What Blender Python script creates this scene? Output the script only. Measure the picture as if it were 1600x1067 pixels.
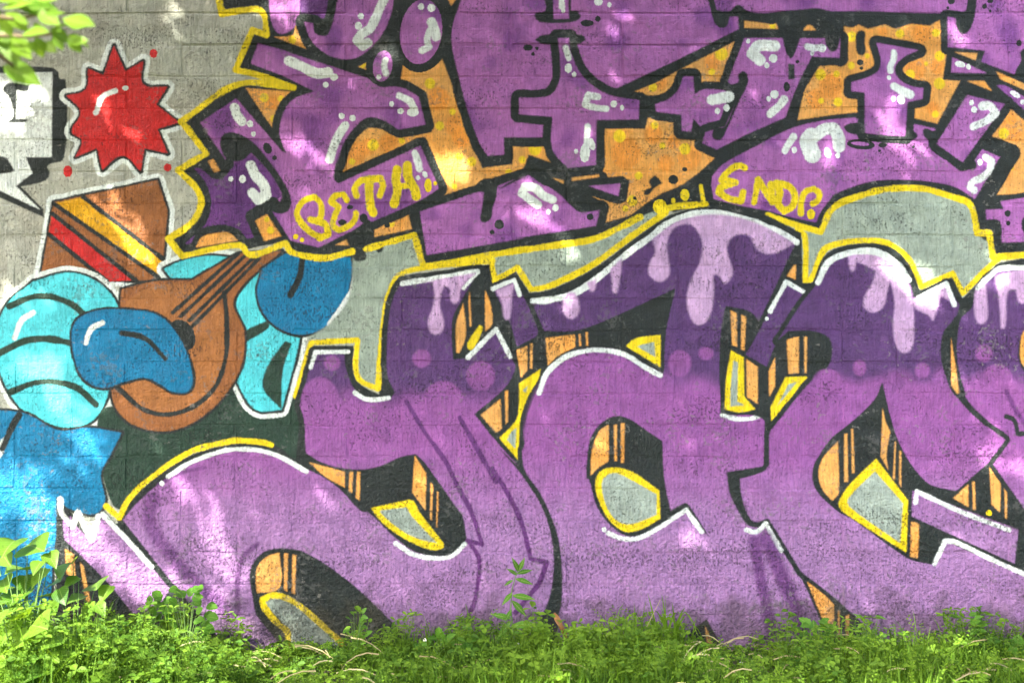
import bpy, bmesh, math, random
import numpy as np
from mathutils import Vector, Matrix, Euler, noise as mnoise

# clear whatever is there
for o in list(bpy.data.objects): bpy.data.objects.remove(o, do_unlink=True)

# ----------------------------------------------------------------- camera, sky, sun, exposure
UNIT = 0.001515            # metres per mural unit (a brick course of 49.5 units is 75 mm)
GROUND_Y = 1015.0          # mural unit height at which the wall meets the ground
CAM_D = 4.04               # metres from the wall
CAM_Z = (GROUND_Y - 533.5) * UNIT
SC = bpy.context.scene
COL = SC.collection

cam_data = bpy.data.cameras.new('camera')
cam = bpy.data.objects.new('camera', cam_data); COL.objects.link(cam)
cam.location = (0.0, -CAM_D, CAM_Z)
cam.rotation_euler = (math.radians(90), 0, 0)
cam_data.sensor_width = 36.0
cam_data.lens = 36.0 * CAM_D / (1600 * UNIT)
cam_data.clip_end = 2000.0
cam_data.dof.use_dof = True
cam_data.dof.focus_distance = CAM_D
cam_data.dof.aperture_fstop = 5.2
SC.camera = cam

SUN = Vector((0.50, 0.62, -0.72)).normalized()      # the way sunlight travels
elev = math.asin(-SUN.z); azim = math.atan2(-SUN.x, -SUN.y)
world = bpy.data.worlds.new('World'); SC.world = world; world.use_nodes = True
wn = world.node_tree.nodes; wl = world.node_tree.links
for n in list(wn): wn.remove(n)
sky = wn.new('ShaderNodeTexSky'); sky.sky_type = 'NISHITA'; sky.sun_disc = False
sky.air_density = 0.75; sky.dust_density = 4.0; sky.ozone_density = 0.6
sky.sun_elevation = elev; sky.sun_rotation = azim
bg = wn.new('ShaderNodeBackground'); bg.inputs['Strength'].default_value = 0.15
wo = wn.new('ShaderNodeOutputWorld')
wl.new(sky.outputs[0], bg.inputs[0]); wl.new(bg.outputs[0], wo.inputs[0])
sun_data = bpy.data.lights.new('sun', 'SUN'); sun_data.energy = 4.2; sun_data.angle = math.radians(0.53)
sun_data.color = (1.0, 0.94, 0.84)
sun = bpy.data.objects.new('sun', sun_data); COL.objects.link(sun)
sun.rotation_euler = SUN.to_track_quat('-Z', 'Y').to_euler(); sun.location = -SUN * 30
SC.view_settings.view_transform = 'Standard'; SC.view_settings.look = 'None'
SC.view_settings.gamma = 1.0; SC.view_settings.use_curve_mapping = False
SC.cycles.use_adaptive_sampling = True; SC.cycles.adaptive_threshold = 0.02
SC.cycles.max_bounces = 5; SC.cycles.diffuse_bounces = 2; SC.cycles.glossy_bounces = 2; SC.cycles.transmission_bounces = 4
SC.view_settings.exposure = 2.18

# ----------------------------------------------------------------- helpers
rnd = random.Random(7)
def wx(u): return (u - 800.0) * UNIT                 # mural units to wall metres
def wz(v): return (GROUND_Y - v) * UNIT
def at(u, v, y):
    """the point at depth y (negative, in front of the wall) seen over wall spot (u, v)"""
    k = (CAM_D + y) / CAM_D
    return Vector((wx(u) * k, y, CAM_Z + (wz(v) - CAM_Z) * k))
def on_ground(u, y):
    return Vector((wx(u) * (CAM_D + y) / CAM_D, y, 0.0))
def tag(o, label=None, cat=None, group=None, kind=None):
    if label: o['label'] = label
    if cat: o['category'] = cat
    if group: o['group'] = group
    if kind: o['kind'] = kind
    return o
def empty(name, loc=(0, 0, 0)):
    o = bpy.data.objects.new(name, None); COL.objects.link(o); o.location = loc
    o.empty_display_size = 0.05
    return o
def mesh_obj(name, me, parent=None, mat=None):
    o = bpy.data.objects.new(name, me); COL.objects.link(o)
    if mat and not me.materials: me.materials.append(mat)
    if parent:
        o.parent = parent
        # children are laid out in world metres; only a thing's Empty carries an offset
        if not parent.parent: o.matrix_parent_inverse = Matrix.Translation(-Vector(parent.location))
    return o
def build(name, V, F, parent=None, mat=None, smooth=False):
    me = bpy.data.meshes.new(name); me.from_pydata([tuple(v) for v in V], [], F)
    if smooth: me.polygons.foreach_set('use_smooth', [True] * len(me.polygons))
    me.update()
    return mesh_obj(name, me, parent, mat)
def tube(V, F, pts, rad, sides=6):
    """append a tapered tube through pts to V, F"""
    b0 = len(V); n = len(pts)
    for i, p in enumerate(pts):
        t = (pts[min(i + 1, n - 1)] - pts[max(i - 1, 0)]).normalized()
        a = t.orthogonal().normalized() if i == 0 else (a - t * a.dot(t)).normalized()
        b = t.cross(a); r = rad[i] if hasattr(rad, '__len__') else rad
        for k in range(sides):
            q = 2 * math.pi * k / sides
            V.append(p + a * math.cos(q) * r + b * math.sin(q) * r)
    for i in range(n - 1):
        for k in range(sides):
            k2 = (k + 1) % sides
            F.append((b0 + i*sides + k, b0 + i*sides + k2, b0 + (i+1)*sides + k2, b0 + (i+1)*sides + k))
    F.append(tuple(b0 + (n-1)*sides + k for k in range(sides)))
def bend(p, q, sag, n=6):
    """points from p to q along an arc that sags by vector sag"""
    return [p.lerp(q, i / n) + sag * (4 * (i / n) * (1 - i / n)) for i in range(n + 1)]

# node shorthand
class NT:
    def __init__(s, name):
        s.m = bpy.data.materials.new(name); s.m.use_nodes = True
        s.t = s.m.node_tree; s.n = s.t.nodes; s.l = s.t.links
        for q in list(s.n): s.n.remove(q)
        s.out = s.n.new('ShaderNodeOutputMaterial')
    def new(s, kind, **kw):
        q = s.n.new('ShaderNode' + kind)
        for k, v in kw.items(): setattr(q, k, v)
        return q
    def put(s, sock, v):
        if isinstance(v, bpy.types.NodeSocket): s.l.new(v, sock)
        else: sock.default_value = v
    def math(s, op, a, b=0.0, c=0.0, clamp=False):
        q = s.new('Math', operation=op, use_clamp=clamp)
        for i, v in enumerate((a, b, c)): s.put(q.inputs[i], v)
        return q.outputs[0]
    def noise(s, vec, scale, detail=4.0, rough=0.55):
        q = s.new('TexNoise'); s.put(q.inputs['Vector'], vec)
        q.inputs['Scale'].default_value = scale; q.inputs['Detail'].default_value = detail
        q.inputs['Roughness'].default_value = rough
        return q.outputs['Fac']
    def ramp(s, v, a, b, lo=0.0, hi=1.0):
        q = s.new('MapRange', interpolation_type='SMOOTHSTEP', clamp=True)
        s.put(q.inputs['Value'], v)
        for i, w in zip(('From Min', 'From Max', 'To Min', 'To Max'), (a, b, lo, hi)): s.put(q.inputs[i], w)
        return q.outputs['Result']
    def mix(s, f, a, b, mode='MIX'):
        q = s.new('Mix', data_type='RGBA', blend_type=mode)
        s.put(q.inputs[0], f); s.put(q.inputs[6], a); s.put(q.inputs[7], b)
        return q.outputs[2]
    def scaled(s, vec, sx, sy, sz):
        q = s.new('Mapping'); s.put(q.inputs['Vector'], vec)
        q.inputs['Scale'].default_value = (sx, sy, sz)
        return q.outputs[0]

# ----------------------------------------------------------------------------
# the spray-painted mural: vector shapes in wall units (1 unit = UNIT metres,
# x to the right, y downwards from the top of the painted field), rasterised here
# ----------------------------------------------------------------------------
MW, MH, MS = 1600, 1100, 1.5          # painted field in wall units, texels per unit
TW, TH = int(MW * MS), int(MH * MS)

def value_noise(cell, seed):
    r = np.random.default_rng(seed)
    gh, gw = int(TH / cell) + 3, int(TW / cell) + 3
    g = r.random((gh, gw)).astype(np.float32)
    yy = np.arange(TH, dtype=np.float32) / cell; xx = np.arange(TW, dtype=np.float32) / cell
    yi = yy.astype(int); xi = xx.astype(int)
    fy = yy - yi; fx = xx - xi
    fy = (fy * fy * (3 - 2 * fy))[:, None]; fx = (fx * fx * (3 - 2 * fx))[None, :]
    a = g[np.ix_(yi, xi)]; b = g[np.ix_(yi, xi + 1)]; c = g[np.ix_(yi + 1, xi)]; d = g[np.ix_(yi + 1, xi + 1)]
    return (a * (1 - fx) + b * fx) * (1 - fy) + (c * (1 - fx) + d * fx) * fy

def lin(c):
    c = np.array(c, np.float32) / 255.0
    return np.where(c <= 0.04045, c / 12.92, ((c + 0.055) / 1.055) ** 2.4)

def smoothstep(a, b, v):
    t = np.clip((v - a) / (b - a), 0, 1)
    return t * t * (3 - 2 * t)

def parse(tokens):
    out = []
    for t in tokens:
        corner = t.endswith('c')
        v = [float(q) for q in t.rstrip('c').split(',')]
        out.append((v, corner))
    return out

def smooth_path(pts, closed, auto):
    """Catmull-Rom through the points, broken at corners."""
    P = np.array([p[0][:2] for p in pts], float); n = len(P)
    cor = [p[1] for p in pts]
    for i in range(n):
        if not closed and i in (0, n - 1):
            cor[i] = True; continue
        u = P[i] - P[i - 1]; v = P[(i + 1) % n] - P[i]
        lu, lv = np.hypot(*u), np.hypot(*v)
        if lu > 1e-6 and lv > 1e-6 and np.dot(u, v) / (lu * lv) < auto: cor[i] = True
    out = []
    for i in range(n if closed else n - 1):
        j = (i + 1) % n
        a, b = P[i], P[j]
        if cor[i] and cor[j]:
            out.append(a[None]); continue
        L = np.hypot(*(b - a))
        def tang(k):
            t = P[(k + 1) % n] - P[k - 1]; l = np.hypot(*t)
            return t / l * L if l > 1e-6 else t
        ta = (b - a) if cor[i] else tang(i)
        tb = (b - a) if cor[j] else tang(j)
        m = max(3, int(L / 4)); s = (np.arange(m) / m)[:, None]
        s2, s3 = s * s, s * s * s
        out.append((2*s3 - 3*s2 + 1) * a + (s3 - 2*s2 + s) * ta + (-2*s3 + 3*s2) * b + (s3 - s2) * tb)
    if not closed: out.append(P[-1][None])
    return np.vstack(out)

def bounds(V, pad):
    x0 = int(max(0, np.floor(V[:, 0].min() - pad))); x1 = int(min(TW, np.ceil(V[:, 0].max() + pad) + 1))
    y0 = int(max(0, np.floor(V[:, 1].min() - pad))); y1 = int(min(TH, np.ceil(V[:, 1].max() + pad) + 1))
    return x0, x1, y0, y1

def fill_mask(V):
    """anti-aliased even-odd polygon coverage; V in texels"""
    x0, x1, y0, y1 = bounds(V, 2)
    if x1 <= x0 or y1 <= y0: return None
    w, h, SS = x1 - x0, y1 - y0, 3
    acc = np.zeros((h * SS, w + 2), np.float32)
    A = V; B = np.roll(V, -1, 0)
    # crossings per sub-scanline, then toggle pairs
    rows = [[] for _ in range(h * SS)]
    for (ax, ay), (bx, by) in zip(A, B):
        if ay == by: continue
        if ay > by: ax, ay, bx, by = bx, by, ax, ay
        r0 = int(np.ceil((ay - y0) * SS - 0.5)); r1 = int(np.ceil((by - y0) * SS - 0.5))
        k = (bx - ax) / (by - ay)
        for r in range(max(r0, 0), min(r1, h * SS)):
            rows[r].append(ax + ((r + 0.5) / SS + y0 - ay) * k - x0)
    for r, xs in enumerate(rows):
        xs.sort()
        for a, b in zip(xs[::2], xs[1::2]):
            a = min(max(a, 0), w); b = min(max(b, 0), w)
            if b <= a: continue
            for v, s in ((a, 1.0), (b, -1.0)):
                i = int(v); f = v - i
                acc[r, i] += s * (1 - f); acc[r, i + 1] += s * f
    m = np.cumsum(acc, 1)[:, :w]
    m = m.reshape(h, SS, w).mean(1)
    return (slice(y0, y1), slice(x0, x1)), np.clip(m, 0, 1)

def stroke_mask(V, r, soft=1.4, closed=False):
    if closed: V = np.vstack([V, V[:1]])
    x0, x1, y0, y1 = bounds(V, r + soft + 2)
    if x1 <= x0 or y1 <= y0: return None
    D = np.full((y1 - y0, x1 - x0), 1e9, np.float32)
    for a, b in zip(V[:-1], V[1:]):
        p = r + soft + 2
        u0 = int(max(x0, min(a[0], b[0]) - p)); u1 = int(min(x1, max(a[0], b[0]) + p + 1))
        v0 = int(max(y0, min(a[1], b[1]) - p)); v1 = int(min(y1, max(a[1], b[1]) + p + 1))
        if u1 <= u0 or v1 <= v0: continue
        X = np.arange(u0, u1, dtype=np.float32)[None, :] - a[0]; Y = np.arange(v0, v1, dtype=np.float32)[:, None] - a[1]
        dx, dy = b - a; L = dx * dx + dy * dy
        t = np.clip((X * dx + Y * dy) / L, 0, 1) if L > 0 else 0
        d = np.hypot(X - t * dx, Y - t * dy)
        sub = D[v0 - y0:v1 - y0, u0 - x0:u1 - x0]
        np.minimum(sub, d, out=sub)
    sl = (slice(y0, y1), slice(x0, x1))
    wob = (N25[sl] - 0.5) * min(r * 0.4, 3.0) + (N6[sl] - 0.5) * 0.8
    return sl, 1 - smoothstep(r - soft, r + soft, D + wob)

def blur(m, k):
    for ax in (0, 1):
        for _ in range(2):
            c = np.cumsum(np.pad(m, [(k + 1, k) if a == ax else (0, 0) for a in (0, 1)], mode='edge'), ax)
            m = (np.take(c, np.arange(2*k + 1, c.shape[ax]), ax) - np.take(c, np.arange(0, c.shape[ax] - 2*k - 1), ax)) / (2*k + 1)
    return m

def noise2(cell, seed): return 0.5 * value_noise(cell, seed) + 0.5 * np.roll(value_noise(cell * 0.73, seed + 50), 17, 1)
N6 = value_noise(6, 1); N25 = value_noise(25, 2); N70 = noise2(70, 3); N160 = noise2(160, 4); N40 = noise2(46, 5)
YY = (np.arange(TH, dtype=np.float32) / MS)[:, None] * np.ones((1, TW), np.float32)
PAL = {k: lin(v) for k, v in dict(
    black=(37, 45, 42), white=(232, 242, 234), yellow=(240, 214, 16), orange=(246, 166, 64), oblot=(246, 158, 58), ydot=(248, 214, 36), tan=(236, 174, 92),
    red=(206, 38, 36), brown=(156, 98, 52), ochre=(170, 110, 58), gold=(232, 172, 16), cyan=(84, 212, 220),
    azure=(12, 122, 166), dgreen=(38, 64, 50), ggreen=(162, 178, 164), panel=(158, 174, 156), lil=(200, 164, 204), dpur=(90, 58, 110),
    pdark=(98, 50, 112), upl=(178, 110, 180), upd=(118, 64, 138), updd=(78, 42, 98), mid=(148, 86, 154), low=(160, 120, 170)).items()}
GRAD = dict(gY=(596, 640), gA2=(575, 610), gR=(575, 612), gA=(300, 320))

def colour(name, sl):
    one = np.ones(N25[sl].shape + (1,), np.float32)
    def mix(a, b, t): return a * (1 - t[..., None]) + b * t[..., None]
    if name == 'upur':
        t = smoothstep(0.48, 0.72, 0.55 * N70[sl] + 0.45 * N40[sl]) * 0.75 + 0.12 * N25[sl]
        return mix(PAL['upl'], PAL['upd'], np.clip(t, 0, 1))
    if name == 'upurd':
        return mix(PAL['updd'], PAL['upd'], N70[sl])
    if name == 'orange':
        return mix(PAL['tan'], PAL['orange'], 0.5 * smoothstep(0.35, 0.65, N70[sl]))
    if name in GRAD:
        a, b = GRAD[name]
        y = YY[sl] + (N40[sl] - 0.5) * 40
        t = smoothstep(a, b, y); u = smoothstep(680, 860, y)
        return mix(mix(PAL['dpur'], PAL['mid'], t), PAL['low'], u)
    if name in ('ggreen', 'panel'):
        return PAL[name] * (0.84 + 0.16 * N25[sl][..., None] + 0.12 * N70[sl][..., None])
    return PAL[name] * one

def lay(canvas, sm, name, alpha=1.0):
    if sm is None: return
    sl, m = sm
    m = (m * alpha)[..., None]
    canvas[sl] = canvas[sl] * (1 - m) + colour(name, sl) * m

def paint_mural(text):
    # bare wall: several coats of grey, patched and stained
    base = lin((178, 177, 160)); base2 = lin((160, 156, 138)); base3 = lin((184, 192, 176))
    t = (0.5 * N160 + 0.3 * N70 + 0.2 * N25)[..., None]
    C = base * (1 - t) + base3 * t
    rub = smoothstep(0.5, 0.8, 0.7 * N70 + 0.3 * N25)[..., None] * 0.5
    C = (C * (1 - rub) + base2 * rub).astype(np.float32)
    for ln in text.strip().splitlines():
        head, body = ln.split('|'); head = head.split(); toks = body.split()
        kind, name = head[0], head[1]
        pts = parse(toks)
        if kind == 'E':
            x, y, rx, ry, ang = pts[0][0]
            a = np.linspace(0, 2 * np.pi, 40, endpoint=False); q = math.radians(ang)
            ex, ey = np.cos(a) * rx * MS, np.sin(a) * ry * MS
            V = np.stack([x * MS + ex * math.cos(q) - ey * math.sin(q), y * MS + ex * math.sin(q) + ey * math.cos(q)], 1)
            sm = fill_mask(V)
            if name == 'mid' and sm: sm = (sm[0], blur(sm[1], 2) * 0.85)
            if name in ('oblot', 'ydot') and sm:      # sprayed inside the orange fields only
                ck = C[sm[0]]; org = smoothstep(0.10, 0.22, ck[..., 1] - 1.3 * ck[..., 2]) * smoothstep(0.4, 0.6, ck[..., 0])
                sm = (sm[0], blur(sm[1], 3 if name == 'oblot' else 1) * org * (0.75 if name == 'oblot' else 1.0))
            lay(C, sm, name); continue
        closed = kind in 'FPO'
        V = smooth_path(pts, closed, 0.1 if closed else 0.5) * MS if kind != 'O' else np.array([p[0] for p in pts]) * MS
        if kind == 'P':
            ow = float(head[2]) * MS
            if head[3] == 'halo': lay(C, stroke_mask(V, ow + 7 * MS, 1.8, True), 'white')
            lay(C, stroke_mask(V, ow, 2.2, True), 'black')
        if closed:
            sm = fill_mask(V)
            k = 2 if name == 'lil' else 1
            if kind == 'F' and float(head[2]) > 0: k = int(head[2])
            if k and sm: sm = (sm[0], blur(sm[1], k))
            lay(C, sm, name)
        elif kind == 'S':
            lay(C, stroke_mask(V, float(head[2]) * MS, 2.3), name)
        elif kind == 'T':
            r = float(head[2]) * MS
            lay(C, stroke_mask(V, r, r * 0.55), name, float(head[3]))
    return C

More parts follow.
